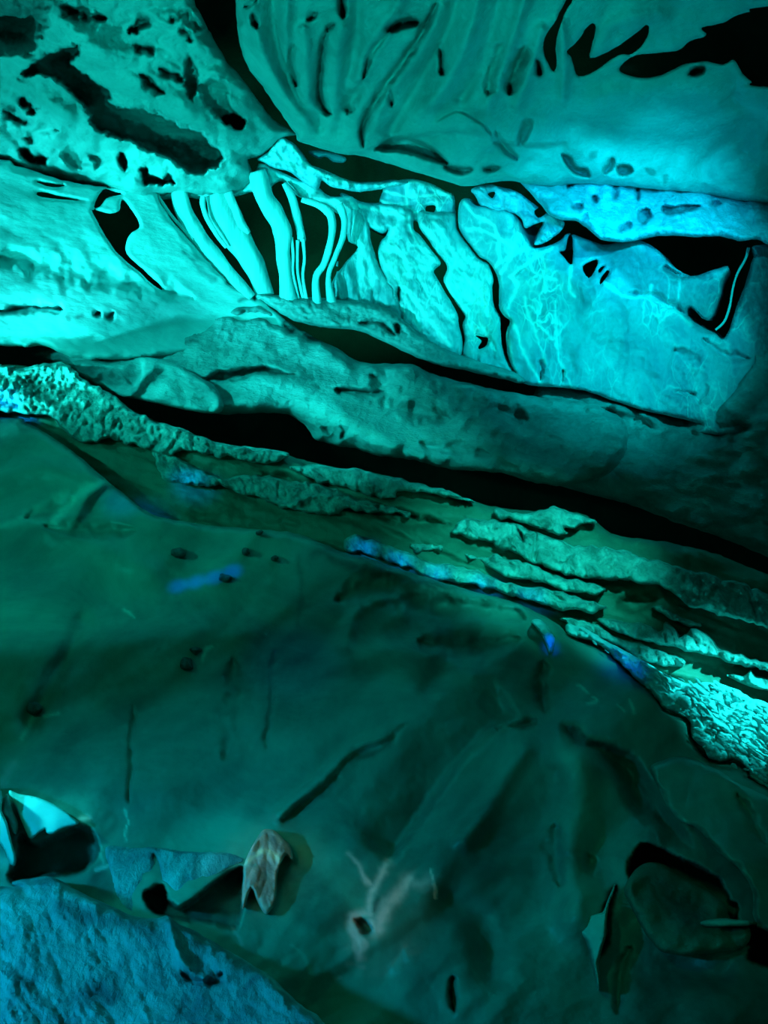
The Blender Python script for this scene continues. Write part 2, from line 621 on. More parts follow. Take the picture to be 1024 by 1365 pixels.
# ================================================================== the setting
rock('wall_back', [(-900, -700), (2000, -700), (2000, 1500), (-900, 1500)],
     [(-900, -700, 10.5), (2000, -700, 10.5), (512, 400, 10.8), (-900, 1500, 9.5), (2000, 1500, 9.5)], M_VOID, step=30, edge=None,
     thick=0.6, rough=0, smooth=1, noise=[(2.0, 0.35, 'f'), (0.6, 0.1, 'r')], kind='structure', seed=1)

# ceiling: the big left vault with its ragged hollow
CJ = [(-80, -60, 4.3), (300, -60, 4.4), (0, 100, 5.3), (300, 100, 5.5), (0, 230, 6.4), (200, 250, 6.6), (380, 190, 6.6), (150, 160, 5.8)]
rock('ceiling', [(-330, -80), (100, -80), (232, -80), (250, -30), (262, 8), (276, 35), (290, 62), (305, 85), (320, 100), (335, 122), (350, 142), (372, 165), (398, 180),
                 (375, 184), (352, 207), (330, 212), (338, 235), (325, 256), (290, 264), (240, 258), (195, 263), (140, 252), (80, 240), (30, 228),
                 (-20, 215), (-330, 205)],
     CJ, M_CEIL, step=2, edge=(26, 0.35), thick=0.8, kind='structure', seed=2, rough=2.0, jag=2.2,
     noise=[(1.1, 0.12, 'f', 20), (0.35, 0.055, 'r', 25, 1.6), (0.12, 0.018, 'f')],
     feats=[
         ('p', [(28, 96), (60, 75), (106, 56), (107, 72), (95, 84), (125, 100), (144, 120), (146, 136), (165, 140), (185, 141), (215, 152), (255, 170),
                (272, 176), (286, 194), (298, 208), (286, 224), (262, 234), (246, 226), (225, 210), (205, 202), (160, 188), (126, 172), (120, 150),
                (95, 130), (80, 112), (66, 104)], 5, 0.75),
         ('Shd', [(60, 85), (104, 62), (96, 90), (140, 118), (122, 160), (200, 182), (270, 180), (290, 206), (262, 228), (205, 200), (150, 184), (122, 165), (80, 108)], 8, 0.75),  # shade inside the hollow, painted dark
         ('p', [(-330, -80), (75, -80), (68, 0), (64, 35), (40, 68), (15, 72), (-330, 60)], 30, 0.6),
         ('Shd', [(-330, -80), (75, -80), (68, 0), (64, 30), (40, 60), (15, 66), (-330, 60)], 24, 0.6),
         ('p', [(253, 72), (264, 88), (267, 108), (262, 125), (252, 132), (243, 112), (246, 90)], 5, 0.35),
         ('p', [(268, 110), (301, 109), (306, 130), (312, 148), (326, 160), (322, 172), (298, 166), (280, 150), (268, 130)], 4, 0.28),
         ('p', [(292, 155), (314, 153), (328, 165), (322, 173), (300, 168)], 4, 0.35),
         ('Shd', [(290, 155), (314, 153), (328, 165), (322, 173), (300, 168)], 4, 0.8),
         ('c', [(190, 100), (204, 114), (220, 122)], 6, 0.22), ('w', [(190, 100), (204, 114), (220, 122)], 5, 0.7),
         ('c', [(215, 92), (230, 100), (242, 106)], 5, 0.2), ('w', [(215, 92), (230, 100), (240, 105)], 4, 0.6),
         ('c', [(180, 68), (198, 66), (206, 73)], 5, 0.18), ('c', [(175, 42), (188, 32), (200, 26)], 5, 0.2), ('w', [(175, 42), (188, 32), (198, 27)], 4, 0.6),
         ('c', [(226, 30), (245, 18), (258, 32), (262, 42)], 6, 0.14), ('c', [(240, 40), (252, 46), (256, 56)], 4, 0.12),
         ('c', [(6, 146), (20, 155), (36, 162)], 8, 0.25), ('w', [(8, 146), (20, 156), (34, 162)], 6, 0.8),
         ('c', [(29, 133), (38, 140), (46, 150)], 6, 0.22), ('w', [(29, 133), (38, 140), (44, 148)], 4, 0.7),
         ('c', [(28, 198), (45, 212), (64, 208)], 7, 0.3), ('Shd', [(26, 198), (42, 202), (68, 205), (64, 214), (48, 219), (36, 211)], 4, 0.9),
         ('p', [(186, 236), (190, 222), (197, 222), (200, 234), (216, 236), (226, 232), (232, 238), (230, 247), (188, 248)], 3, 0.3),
         ('Shd', [(186, 236), (190, 222), (197, 222), (200, 234), (216, 236), (226, 232), (232, 238), (230, 247), (188, 248)], 3, 0.8),
         ('p', [(156, 208), (163, 204), (170, 216), (168, 228), (158, 222)], 4, 0.25), ('Shd', [(156, 208), (163, 204), (170, 216), (168, 228), (158, 222)], 4, 0.6),
         ('p', [(82, 205), (100, 190), (112, 212), (108, 224), (90, 220)], 8, 0.12), ('p', [(116, 206), (126, 202), (136, 214), (128, 226)], 6, 0.14),
         ('c', [(35, 185), (60, 172), (80, 176)], 7, 0.12), ('c', [(85, 10), (110, 18), (140, 20)], 9, 0.2), ('w', [(75, 14), (110, 20), (140, 22)], 8, 0.4),
         ('g', [(120, 60), (170, 90), (230, 135), (300, 175)], 16, -0.10), ('g', [(20, 110), (60, 130), (95, 155)], 10, -0.10),
     ])

# ceiling: middle folds and the broad right vault in one continuous mass
CK = [(300, -60, 4.2), (700, -60, 4.2), (1080, -60, 4.3), (350, 60, 5.1), (700, 80, 5.2), (1080, 80, 5.2), (400, 180, 6.3), (600, 200, 6.3), (820, 180, 6.2),
      (1080, 200, 6.3), (550, 245, 6.7), (850, 260, 6.75), (1080, 280, 6.8)]
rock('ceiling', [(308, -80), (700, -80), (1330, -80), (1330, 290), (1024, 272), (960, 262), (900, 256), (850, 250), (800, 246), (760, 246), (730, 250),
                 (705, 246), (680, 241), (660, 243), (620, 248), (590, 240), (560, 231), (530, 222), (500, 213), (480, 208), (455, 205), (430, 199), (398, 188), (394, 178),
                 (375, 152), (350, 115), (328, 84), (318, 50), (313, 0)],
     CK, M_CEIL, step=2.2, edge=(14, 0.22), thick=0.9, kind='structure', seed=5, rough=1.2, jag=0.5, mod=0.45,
     holes=[[(757, -2), (764, -2), (752, 20), (744, 45), (741, 66), (742, 88), (738, 96), (731, 84), (725, 70), (726, 50), (738, 32), (750, 10)],
            [(756, 68), (770, 55), (780, 40), (789, 31), (794, 36), (790, 58), (787, 78), (811, 69), (833, 55), (854, 40), (862, 33), (866, 38), (860, 55),
             (847, 69), (838, 73), (829, 72), (814, 80), (796, 93), (772, 102), (765, 88), (762, 76)],
            [(825, 93), (840, 77), (869, 71), (902, 68), (920, 55), (942, 47), (935, 37), (964, 31), (979, 22), (1001, 15), (1024, 9), (1300, -10), (1300, 125),
             (1019, 115), (1004, 110), (990, 98), (979, 80), (964, 86), (942, 82), (920, 84), (906, 88), (884, 99), (862, 104), (840, 101)]],
     noise=[(1.4, 0.10, 'f', -50, 1.6), (0.45, 0.035, 'f', -60, 2.2), (0.14, 0.012, 'f')],
     feats=[
         ('c', [(436, 40), (431, 60), (427, 98), (425, 129), (433, 148), (440, 152)], 5, 0.24), ('w', [(429, 59), (427, 98), (425, 129), (433, 148)], 4, 0.5),
         ('c', [(392, 60), (388, 74), (391, 95), (395, 114)], 5, 0.18), ('w', [(388, 70), (391, 95), (394, 112)], 3, 0.5),
         ('c', [(517, 42), (530, 33), (545, 29), (558, 31)], 6, 0.25), ('w', [(518, 41), (532, 35), (545, 31), (556, 31)], 6, 0.95),
         ('c', [(517, 44), (500, 62), (490, 84), (486, 105)], 4, 0.18), ('w', [(492, 80), (488, 92), (485, 106)], 3.5, 0.5), ('c', [(484, 108), (472, 129), (462, 150)], 8, 0.15),
         ('c', [(582, 4), (572, 24), (554, 59), (535, 86), (515, 113), (498, 140), (487, 158), (482, 176), (484, 196)], 5, 0.22),
         ('w', [(573, 20), (566, 36)], 3, 0.8), ('w', [(500, 130), (487, 158), (482, 180)], 3, 0.5),
         ('g', [(590, 10), (566, 60), (540, 95), (510, 140), (498, 175)], 8, -0.07),
         ('c', [(454, -10), (456, 10), (456, 24)], 4, 0.25), ('w', [(454, -10), (456, 10), (456, 24)], 5, 0.8),
         ('c', [(588, 66), (589, 85), (589, 100)], 4, 0.2), ('w', [(588, 70), (589, 98)], 3, 0.7),
         ('c', [(700, 62), (690, 85), (678, 125)], 10, 0.25), ('w', [(697, 74), (686, 100), (680, 116)], 5, 0.5), ('c', [(672, 60), (660, 90), (650, 125)], 10, 0.18),
         ('c', [(716, 80), (719, 100)], 4, 0.25), ('w', [(716, 82), (719, 100)], 4, 0.9),
         ('c', [(326, 10), (343, 0)], 3, 0.15), ('c', [(336, 18), (342, 36)], 5, 0.2), ('w', [(337, 20), (341, 35)], 4, 0.8), ('c', [(409, 27), (421, 16)], 3, 0.15), ('w', [(409, 27), (421, 16)], 2.5, 0.7),
         ('c', [(433, 41), (444, 33)], 3, 0.15), ('w', [(433, 41), (444, 33)], 2.5, 0.8), ('c', [(519, 121), (522, 141)], 4, 0.15), ('w', [(519, 121), (522, 141)], 3, 0.5),
         ('g', [(330, -30), (345, 60), (372, 115), (410, 165)], 10, -0.13), ('g', [(362, -30), (368, 50), (392, 120), (425, 168)], 8, 0.12), ('g', [(385, -30), (380, 60), (402, 130)], 8, -0.10),
         ('g', [(478, -30), (474, 50), (462, 110), (452, 170)], 9, 0.12), ('g', [(540, -30), (530, 10), (500, 50), (476, 110)], 10, -0.12), ('g', [(612, -30), (600, 30), (575, 80), (540, 140), (520, 175)], 9, 0.13),
         ('g', [(640, -30), (628, 40), (605, 100), (575, 140)], 10, -0.12), ('g', [(670, -20), (655, 40), (640, 90), (615, 130)], 9, 0.12), ('g', [(700, 0), (684, 50), (668, 90), (650, 140)], 9, -0.12), ('g', [(722, 40), (708, 90), (690, 140)], 8, -0.10),
         ('s', [(470, 205), (540, 180), (610, 172), (700, 190), (760, 186)], 8, 0.12, 50), ('g', [(800, 130), (900, 120), (990, 130)], 20, -0.10), ('g', [(760, 170), (860, 200), (980, 190)], 24, 0.10), ('g', [(880, 20), (820, 30), (800, 60)], 12, -0.08),
         ('g', [(980, 130), (1000, 160), (940, 220)], 18, 0.12), ('g', [(345, 60), (370, 110), (400, 150)], 14, -0.05), ('g', [(405, 40), (408, 90), (412, 150)], 9, -0.10), ('g', [(455, 40), (450, 100), (450, 160)], 12, -0.10),
         ('g', [(620, 40), (600, 90), (560, 150)], 12, -0.08),
         ('p', [(500, 200), (512, 186), (530, 180), (550, 184), (572, 194), (590, 208), (600, 220), (578, 218), (545, 208)], 6, 0.35),
         ('Shd', [(512, 200), (530, 192), (560, 200), (585, 212), (575, 216), (545, 208)], 7, 0.6), ('c', [(592, 222), (610, 226), (630, 226)], 5, 0.2), ('w', [(594, 223), (612, 226), (628, 226)], 3.5, 0.8),
         ('c', [(645, 226), (666, 225)], 4, 0.16), ('w', [(645, 226), (666, 225)], 4, 0.7),
         ('s', [(575, 162), (608, 148), (630, 156), (650, 172), (668, 200)], 5, -0.10, 60),
         ('c', [(660, 175), (676, 200), (690, 214)], 4, 0.12), ('p', [(696, 160), (712, 158), (708, 178), (696, 196), (688, 190)], 6, 0.14), ('Shd', [(696, 160), (712, 158), (708, 178), (696, 196), (688, 190)], 6, 0.4),
         ('c', [(920, 98), (929, 94), (939, 91)], 4.5, 0.22), ('w', [(920, 98), (929, 94), (938, 91)], 4.5, 0.95),
         ('Shd', [(780, 150), (830, 145), (850, 170), (830, 190), (790, 192), (775, 175)], 30, 0.35), ('Shd', [(960, 175), (985, 170), (960, 205), (930, 225), (920, 215)], 20, 0.4),
         ('Shd', [(746, 206), (760, 208), (768, 220), (784, 224), (788, 236), (772, 236), (756, 224)], 5, 0.6), ('p', [(746, 206), (760, 208), (768, 220), (784, 224), (788, 236), (772, 236), (756, 224)], 5, 0.2),
         ('Shd', [(782, 204), (798, 200), (794, 212), (784, 214)], 4, 0.5), ('Shd', [(822, 220), (838, 218), (846, 228), (830, 236), (822, 230)], 4, 0.6), ('p', [(822, 220), (838, 218), (846, 228), (830, 236), (822, 230)], 4, 0.2),
         ('Shd', [(858, 224), (872, 224), (876, 232), (868, 236)], 3, 0.6), ('Shd', [(882, 232), (892, 232), (890, 246), (884, 246)], 3, 0.5), ('c', [(805, 232), (818, 212)], 4, 0.15), ('w', [(805, 232), (818, 212)], 4, 0.4),
         ('g', [(745, 30), (752, 60), (750, 130)], 8, -0.12),
     ])

rock('ceiling_lip', [(690, 232), (740, 228), (800, 236), (860, 244), (930, 250), (1000, 262), (1330, 275), (1330, 345), (1060, 335), (1024, 326), (1010, 320), (985, 321), (960, 315), (930, 316),
                     (905, 315), (880, 314), (868, 316), (845, 321), (830, 323), (806, 321), (792, 312), (778, 300), (768, 295), (748, 293), (736, 288), (728, 282), (720, 272), (706, 256)],
     [(700, 240, 6.85), (1100, 270, 6.9), (730, 285, 6.5), (900, 310, 6.45), (1100, 340, 6.5), (850, 270, 6.7)], M_LIP, step=2, edge=(14, 0.22), thick=0.9,
     label='bright blue-lit pitted rock lip hanging under the right side of the ceiling', cat='overhang', seed=8,
     noise=[(0.5, 0.06, 'f', 10, 1.4), (0.16, 0.03, 'r', 60, 1.3), (0.06, 0.010, 'f')],
     feats=[('p', [(882, 272), (900, 270), (925, 272), (937, 276), (920, 283), (886, 284)], 3.5, 0.22), ('Shd', [(882, 273), (900, 270), (925, 272), (937, 276), (920, 283), (886, 283)], 3, 0.75),
            ('p', [(846, 286), (854, 281), (866, 281), (866, 290), (852, 301)], 3, 0.2), ('Shd', [(846, 286), (854, 281), (866, 281), (866, 290), (852, 301)], 3, 0.6),
            ('c', [(830, 306), (836, 298), (842, 296)], 3.5, 0.14), ('w', [(830, 306), (836, 298), (842, 296)], 3, 0.6),
            ('c', [(764, 278), (770, 276), (776, 274)], 3.5, 0.14), ('w', [(764, 278), (775, 275)], 3, 0.7), ('c', [(793, 262), (798, 268)], 4, 0.15), ('w', [(794, 262), (797, 268)], 4, 0.7),
            ('p', [(754, 250), (758, 236), (768, 234), (766, 244), (758, 251)], 3, 0.2), ('Shd', [(754, 250), (758, 236), (768, 234), (766, 244), (758, 251)], 3, 0.6),
            ('c', [(824, 240), (821, 264)], 3, 0.12), ('w', [(824, 240), (821, 264)], 2.5, 0.6), ('c', [(856, 242), (849, 270)], 3, 0.12), ('w', [(856, 242), (849, 270)], 2.5, 0.6),
            ('c', [(950, 274), (960, 270)], 3, 0.12), ('w', [(948, 273), (961, 270)], 2.5, 0.5), ('c', [(772, 292), (783, 284)], 2.5, 0.1),
            ('w', [(945, 250), (962, 258), (972, 248)], 4, 0.5), ('w', [(1010, 262), (1024, 258)], 4, 0.4)])

# ================================================================== middle band, left to right
CG = [(-80, 220, 6.0), (0, 330, 6.1), (0, 460, 5.9), (150, 250, 6.7), (150, 440, 6.3), (300, 260, 7.05), (300, 400, 6.9), (360, 400, 7.0), (200, 330, 6.7)]
rock('flowstone_slope', [(-330, 195), (-20, 210), (20, 220), (60, 233), (110, 246), (165, 250), (205, 252), (211, 262), (217, 275), (232, 297), (252, 318), (275, 344), (296, 366), (318, 382),
                         (345, 396), (352, 402), (380, 440), (260, 470), (120, 480), (62, 462), (30, 464), (0, 461), (-330, 455)],
     CG, M_FLOW, step=2, edge=(8, 0.10), thick=1.0,
     holes=[[(123, 280), (140, 284), (158, 282), (162, 268), (169, 271), (183, 292), (186, 304), (176, 310), (169, 321), (169, 338), (190, 359), (211, 377), (217, 387), (204, 379),
             (183, 360), (158, 339), (141, 315), (130, 295)],
            [(137, 253), (150, 255), (163, 259), (155, 261), (141, 265), (134, 274), (125, 276)],
            [(48, 243), (60, 243), (88, 247), (70, 249)], [(48, 257), (62, 257), (90, 264), (115, 268), (86, 266), (56, 263)]],
     label='smooth bright flowstone slope with a tall black slit, far left', cat='flowstone', seed=11,
     noise=[(1.3, 0.05, 'f', 20, 2), (0.4, 0.010, 'f', 25, 3), (0.10, 0.004, 'f', 20, 2)],
     feats=[('c', [(-10, 416), (30, 411), (60, 407), (82, 412)], 4.5, 0.16), ('Shd', [(-10, 412), (30, 410), (60, 405), (78, 410), (50, 416), (20, 424), (-10, 420)], 4, 0.85),
            ('c', [(128, 421), (134, 417)], 2.5, 0.10), ('w', [(128, 421), (134, 417)], 2, 0.9), ('c', [(142, 425), (152, 418)], 3, 0.10), ('w', [(144, 424), (152, 418)], 2.5, 1.0),
            ('w', [(90, 420), (93, 424)], 2.5, 0.9), ('w', [(104, 423), (112, 421)], 2, 0.8), ('w', [(26, 400), (28, 406)], 2.5, 0.7), ('w', [(25, 389), (36, 389)], 2, 0.5),
            ('w', [(240, 331), (262, 346)], 2, 0.3), ('c', [(302, 378), (320, 380), (334, 386), (340, 396)], 3, 0.1), ('w', [(302, 378), (318, 379), (334, 386), (340, 395)], 2.5, 0.9),
            ('w', [(318, 400), (332, 394)], 2, 0.7), ('w', [(242, 338), (252, 345), (270, 362), (286, 375)], 2.5, 0.5),
            ('c', [(0, 340), (60, 352), (160, 372), (260, 398)], 14, 0.05),
            ('V', [(-20, 350), (60, 356), (200, 385), (280, 408), (250, 428), (100, 440), (-20, 450)], 30, 0.4), ('w', [(0, 290), (12, 300), (6, 330)], 7, 0.25)])


CURT = rock('calcite_curtain', [(205, 246), (260, 250), (325, 250), (345, 218), (368, 226), (390, 236), (420, 246), (440, 262), (470, 262), (480, 280), (462, 288), (452, 282), (444, 276),
                        (430, 270), (404, 264), (388, 250), (376, 240), (362, 250), (352, 262), (335, 256), (315, 262), (290, 262), (268, 266), (240, 262), (212, 266)],
     [(205, 250, 7.05), (350, 240, 7.05), (480, 270, 7.15)], M_COL, step=2, edge=(5, 0.08), thick=0.5, seed=13, rough=0.8,
     label='row of bright calcite columns hanging from a pale rim in front of black openings', cat='curtain', noise=[(0.3, 0.03, 'f'), (0.1, 0.01, 'f')])


def ribbon(name, line, widths, d, mat, label, cat=None, group=None, parent=None, depth_ratio=0.75, seed=0.0, bulge=0.05):
    """a free-standing calcite column or curtain strip: a closed rounded tube following its centre line"""
    ln = smooth_poly(line, 6, False)
    m = len(ln)
    wt = np.interp(np.linspace(0, 1, m), np.linspace(0, 1, len(widths)), widths)
    ns = 16
    verts, faces = [], []
    for k in range(m):
        p = ln[k]
        t = ln[min(k + 1, m - 1)] - ln[max(k - 1, 0)]
        t = t / (np.linalg.norm(t) + 1e-9)
        nrm = np.array([-t[1], t[0]])
        dd = d if not isinstance(d, (list, tuple)) else float(np.interp(k / (m - 1), np.linspace(0, 1, len(d)), d))
        r = wt[k] / 2
        for j in range(ns):
            a = 2 * math.pi * j / ns
            rr = r * (1 + bulge * math.sin(5 * a + seed + k * 0.25) + 0.05 * math.sin(k * 0.8 + seed * 3))
            off = nrm * math.cos(a) * rr
            v = P(p[0] + off[0], p[1] + off[1], dd - math.sin(a) * rr * depth_ratio * dd / F)
            verts.append(v[:])
    for k in range(m - 1):
        for j in range(ns):
            a, b = k * ns + j, k * ns + (j + 1) % ns
            faces.append((a, b, b + ns, a + ns))
    faces.append(tuple(range(ns - 1, -1, -1)))
    faces.append(tuple((m - 1) * ns + j for j in range(ns)))
    o = mesh_object(name, verts, faces, mat, parent)
    return tag(o, label, cat, group)


COLS = [
    ([(208, 255), (214, 266), (226, 284), (241, 302), (258, 320)], [4, 4.5, 4.5, 4], 6.95, 'thinnest slanting calcite rib, next to the bright left flowstone slope'),
    ([(238, 246), (243, 276), (258, 308), (282, 337), (305, 364), (334, 398)], [18, 24, 25, 22, 19, 18], 7.0, 'broad slanting calcite band, leftmost wide one of the row'),
    ([(271, 262), (270, 272), (275, 288), (288, 311), (302, 330)], [8, 7, 7, 5], 6.95, 'short thin calcite rib between the two wide slanting bands'),
    ([(286, 258), (296, 284), (312, 310), (328, 336), (342, 362), (354, 396)], [26, 35, 37, 33, 27, 24], 7.05, 'wide slanting calcite band, just left of the tall black opening'),
    ([(304, 256), (314, 280), (322, 300), (331, 312)], [12, 12, 14, 8], 7.0, 'blunt calcite tongue with a snub tip beside the tall black opening'),
    ([(318, 306), (330, 322), (338, 338)], [12, 8, 4], 7.15, 'small pointed calcite sliver under the snub tongue'),
    ([(342, 228), (352, 262), (366, 284), (377, 308), (377, 338), (380, 366), (386, 410)], [24, 25, 26, 25, 19, 17, 26], 6.95, 'thickest wavy calcite column in the middle of the row'),
    ([(379, 244), (389, 262), (396, 288), (401, 312), (402, 322)], [8, 12, 11, 11], 7.0, 'upper calcite strip that forks into thin strands'),
    ([(389, 316), (391, 340), (391, 365), (400, 406)], [4, 4, 3.5, 4], 6.95, 'left strand of the forked calcite strip'),
    ([(397, 320), (396.5, 345), (398, 370), (407, 408)], [5, 4, 4, 5], 6.97, 'middle strand of the forked calcite strip'),
    ([(404, 318), (406, 345), (404, 370), (411, 410)], [5, 4, 4, 5], 6.95, 'right strand of the forked calcite strip'),
    ([(402, 266), (422, 272), (438, 282), (443, 300), (440, 325), (432, 352), (421, 372), (424, 414)], [7, 9, 13, 10, 9, 9, 9, 15], 6.95, 'bent calcite column arching over the right black opening'),
    ([(452, 272), (459, 292), (457, 316), (447, 342), (438, 370), (444, 412)], [12, 9, 8, 7, 7, 14], 6.98, 'narrow wavy calcite column, rightmost of the row'),
]
for k, (ln, wd, dd, lb) in enumerate(COLS):
    ribbon('column', ln, wd, dd, M_COL, lb, seed=k * 1.7, parent=CURT)

rock('flowstone_ridge', [(342, 212), (358, 202), (374, 183), (384, 186), (394, 193), (404, 206), (414, 219), (432, 226), (455, 237), (476, 243), (505, 243), (530, 240), (548, 243), (520, 250), (480, 256), (458, 252), (440, 248),
                         (429, 240), (424, 252), (410, 248), (388, 230), (366, 224), (350, 216)],
     [(345, 212, 6.8), (374, 184, 6.75), (520, 245, 7.0)], M_VEIN, step=1.6, edge=(5, 0.08), thick=0.5, seed=14, rough=0.8,
     label='pointed pale veined ridge tucked under the ceiling above the columns', cat='flowstone', noise=[(0.25, 0.03, 'r', 30), (0.08, 0.012, 'f')],
     feats=[('v', [(356, 208), (372, 192), (390, 198), (402, 214), (420, 228), (470, 246)], 2, 1.0), ('v', [(350, 214), (380, 214), (402, 232)], 1.6, 0.9), ('v', [(370, 190), (376, 206), (396, 222)], 1.4, 0.8)])
rock('calcite_flake', [(410, 202), (424, 200), (437, 202), (452, 206), (462, 211), (458, 217), (444, 216), (434, 209), (424, 211)], [(410, 200, 7.2), (462, 210, 7.2), (430, 216, 7.2)],
     M_LIP, step=1.5, edge=(4, 0.06), thick=0.2, seed=15, rough=0.5, label='small pale flake of rock in the dark strip under the ceiling', cat='rock', noise=[(0.12, 0.01, 'f')])

VK = dict(mat=M_VEIN2, step=1.7, thick=0.9, rough=0.8)
CI = [(440, 260, 7.2), (440, 420, 7.1), (600, 260, 7.2), (620, 480, 7.0), (760, 330, 7.0), (740, 520, 6.9), (900, 420, 6.85), (950, 540, 6.8), (1080, 340, 6.9), (1080, 480, 6.8)]
SHEET = rock('flowstone_sheet', [(612, 272), (623, 263), (632, 273), (655, 276), (680, 282), (696, 300), (704, 320), (712, 331), (732, 327), (748, 320), (757, 311), (780, 318), (804, 326), (828, 322), (852, 320), (877, 333), (893, 352),
                        (921, 368), (947, 361), (972, 355), (963, 377), (959, 396), (944, 428), (921, 409), (918, 421), (937, 437), (953, 444), (963, 452), (972, 440), (982, 409), (994, 377), (1007, 339), (1030, 325),
                        (1330, 325), (1330, 560), (960, 580), (935, 566), (900, 556), (860, 548), (820, 535), (780, 521), (740, 516), (705, 513), (690, 503), (677, 475), (675, 444), (680, 428), (673, 422), (666, 412), (665, 396), (664, 372),
                        (652, 350), (640, 343), (627, 327), (612, 304)],
     CI, M_VEIN, step=2, edge=(6, 0.10), thick=0.9, rough=0.7, seed=20, label='broad pale veined flowstone sheet with long black slits, right of the columns', cat='flowstone',
     holes=[[(747, 336), (754, 333), (758, 315), (763, 316), (763, 352), (751, 342)], [(777, 355), (795, 346), (796, 355), (785, 371)], [(798, 359), (807, 354), (799, 365)],
            [(812, 358), (810, 368), (800, 379), (801, 371)]],
     noise=[(0.8, 0.07, 'f', 30), (0.22, 0.02, 'f', 60, 1.5), (0.06, 0.006, 'f')],
     feats=[('v', [(620, 270), (636, 290), (660, 300), (666, 340), (660, 356)], 2, 1), ('v', [(624, 306), (650, 308), (690, 330)], 2, 0.8), ('v', [(690, 296), (686, 330), (668, 366)], 2, 0.8), ('v', [(664, 352), (690, 334), (712, 332)], 2.2, 0.9),
            ('v', [(682, 370), (700, 350), (736, 330)], 2, 0.8), ('v', [(676, 410), (690, 385), (684, 372)], 2, 0.8), ('v', [(684, 432), (700, 470), (724, 512)], 2.2, 0.9), ('v', [(700, 400), (712, 440), (726, 480)], 1.8, 0.8), ('v', [(740, 400), (744, 460), (750, 500)], 1.8, 0.8),
            ('v', [(720, 342), (726, 360), (716, 376)], 1.8, 0.7), ('v', [(760, 352), (760, 386), (766, 396)], 1.8, 0.9), ('v', [(800, 376), (830, 394), (860, 396), (890, 410), (920, 430)], 2.2, 0.9), ('v', [(672, 440), (690, 500)], 1.6, 0.9),
            ('v', [(700, 330), (712, 360), (742, 374)], 1.5, 0.7), ('v', [(870, 380), (872, 410)], 1.4, 0.5), ('v', [(905, 372), (906, 404)], 1.4, 0.5),
            ('c', [(690, 366), (700, 356)], 2, 0.08), ('w', [(688, 366), (693, 359)], 1.8, 0.9), ('c', [(840, 388), (880, 400), (920, 424), (955, 446)], 4, 0.12),
            ('Shd', [(770, 325), (850, 326), (890, 352), (960, 362), (950, 420), (925, 436), (890, 408), (850, 390), (800, 350)], 14, 0.5),  # shaded upper right stretch, darkened in the colour
            ('c', [(884, 356), (900, 366), (922, 369)], 4, 0.2), ('p', [(895, 518), (925, 520), (928, 530), (905, 528)], 6, 0.10), ('c', [(724, 495), (720, 480), (723, 508)], 2.2, 0.08), ('c', [(746, 490), (748, 510)], 2, 0.08),
            ('c', [(936, 448), (960, 470), (1000, 478)], 5, 0.08), ('Shd', [(975, 350), (1330, 320), (1330, 580), (1010, 560), (1000, 470), (985, 430)], 24, 0.7), ('c', [(900, 470), (920, 500), (930, 540)], 18, 0.08)])  # right end darkened to paint where the light ends
rock('mound', [(449, 362), (448, 352), (458, 330), (462, 312), (458, 296), (462, 284), (470, 270), (484, 276), (492, 296), (494, 318), (500, 338), (507, 356), (520, 376), (530, 392), (535, 425), (500, 425), (440, 410), (440, 396), (443, 376)],
     CI, edge=(7, 0.10), seed=16, label='fan-ribbed flowstone mound right of the row of columns', parent=SHEET,
     holes=[[(462, 311), (465, 322), (477, 330), (464, 346), (450, 362), (452, 348), (458, 330)]],
     noise=[(0.4, 0.05, 'f'), (0.10, 0.02, 'r', 85, 4), (0.05, 0.006, 'f')],
     feats=[('g', [(456, 372), (462, 400)], 4, 0.03), ('g', [(474, 352), (480, 400)], 4, 0.03), ('g', [(490, 350), (500, 400)], 4, 0.03)], **VK)
rock('block', [(506, 272), (510, 256), (514, 242), (530, 240), (547, 238), (562, 241), (578, 246), (592, 254), (605, 261), (607, 278), (609, 300), (590, 300), (560, 296), (530, 290)],
     [(506, 270, 7.35), (610, 270, 7.3), (560, 300, 7.3)], M_VEIN, step=1.8, edge=(5, 0.08), thick=0.5, rough=0.7, seed=17, label='squarish pale veined block on top of the flowstone wall', parent=SHEET,
     holes=[[(569, 275), (580, 274), (579, 282), (572, 288), (568, 282)]],
     noise=[(0.25, 0.03, 'f'), (0.08, 0.01, 'f')], feats=[('v', [(512, 254), (545, 262), (604, 258)], 1.6, 0.9), ('v', [(543, 242), (542, 290)], 1.8, 1), ('v', [(514, 244), (560, 242), (604, 262)], 2, 1.0), ('v', [(582, 250), (582, 292)], 1.5, 0.8), ('v', [(508, 268), (560, 284), (604, 288)], 2.2, 1)])
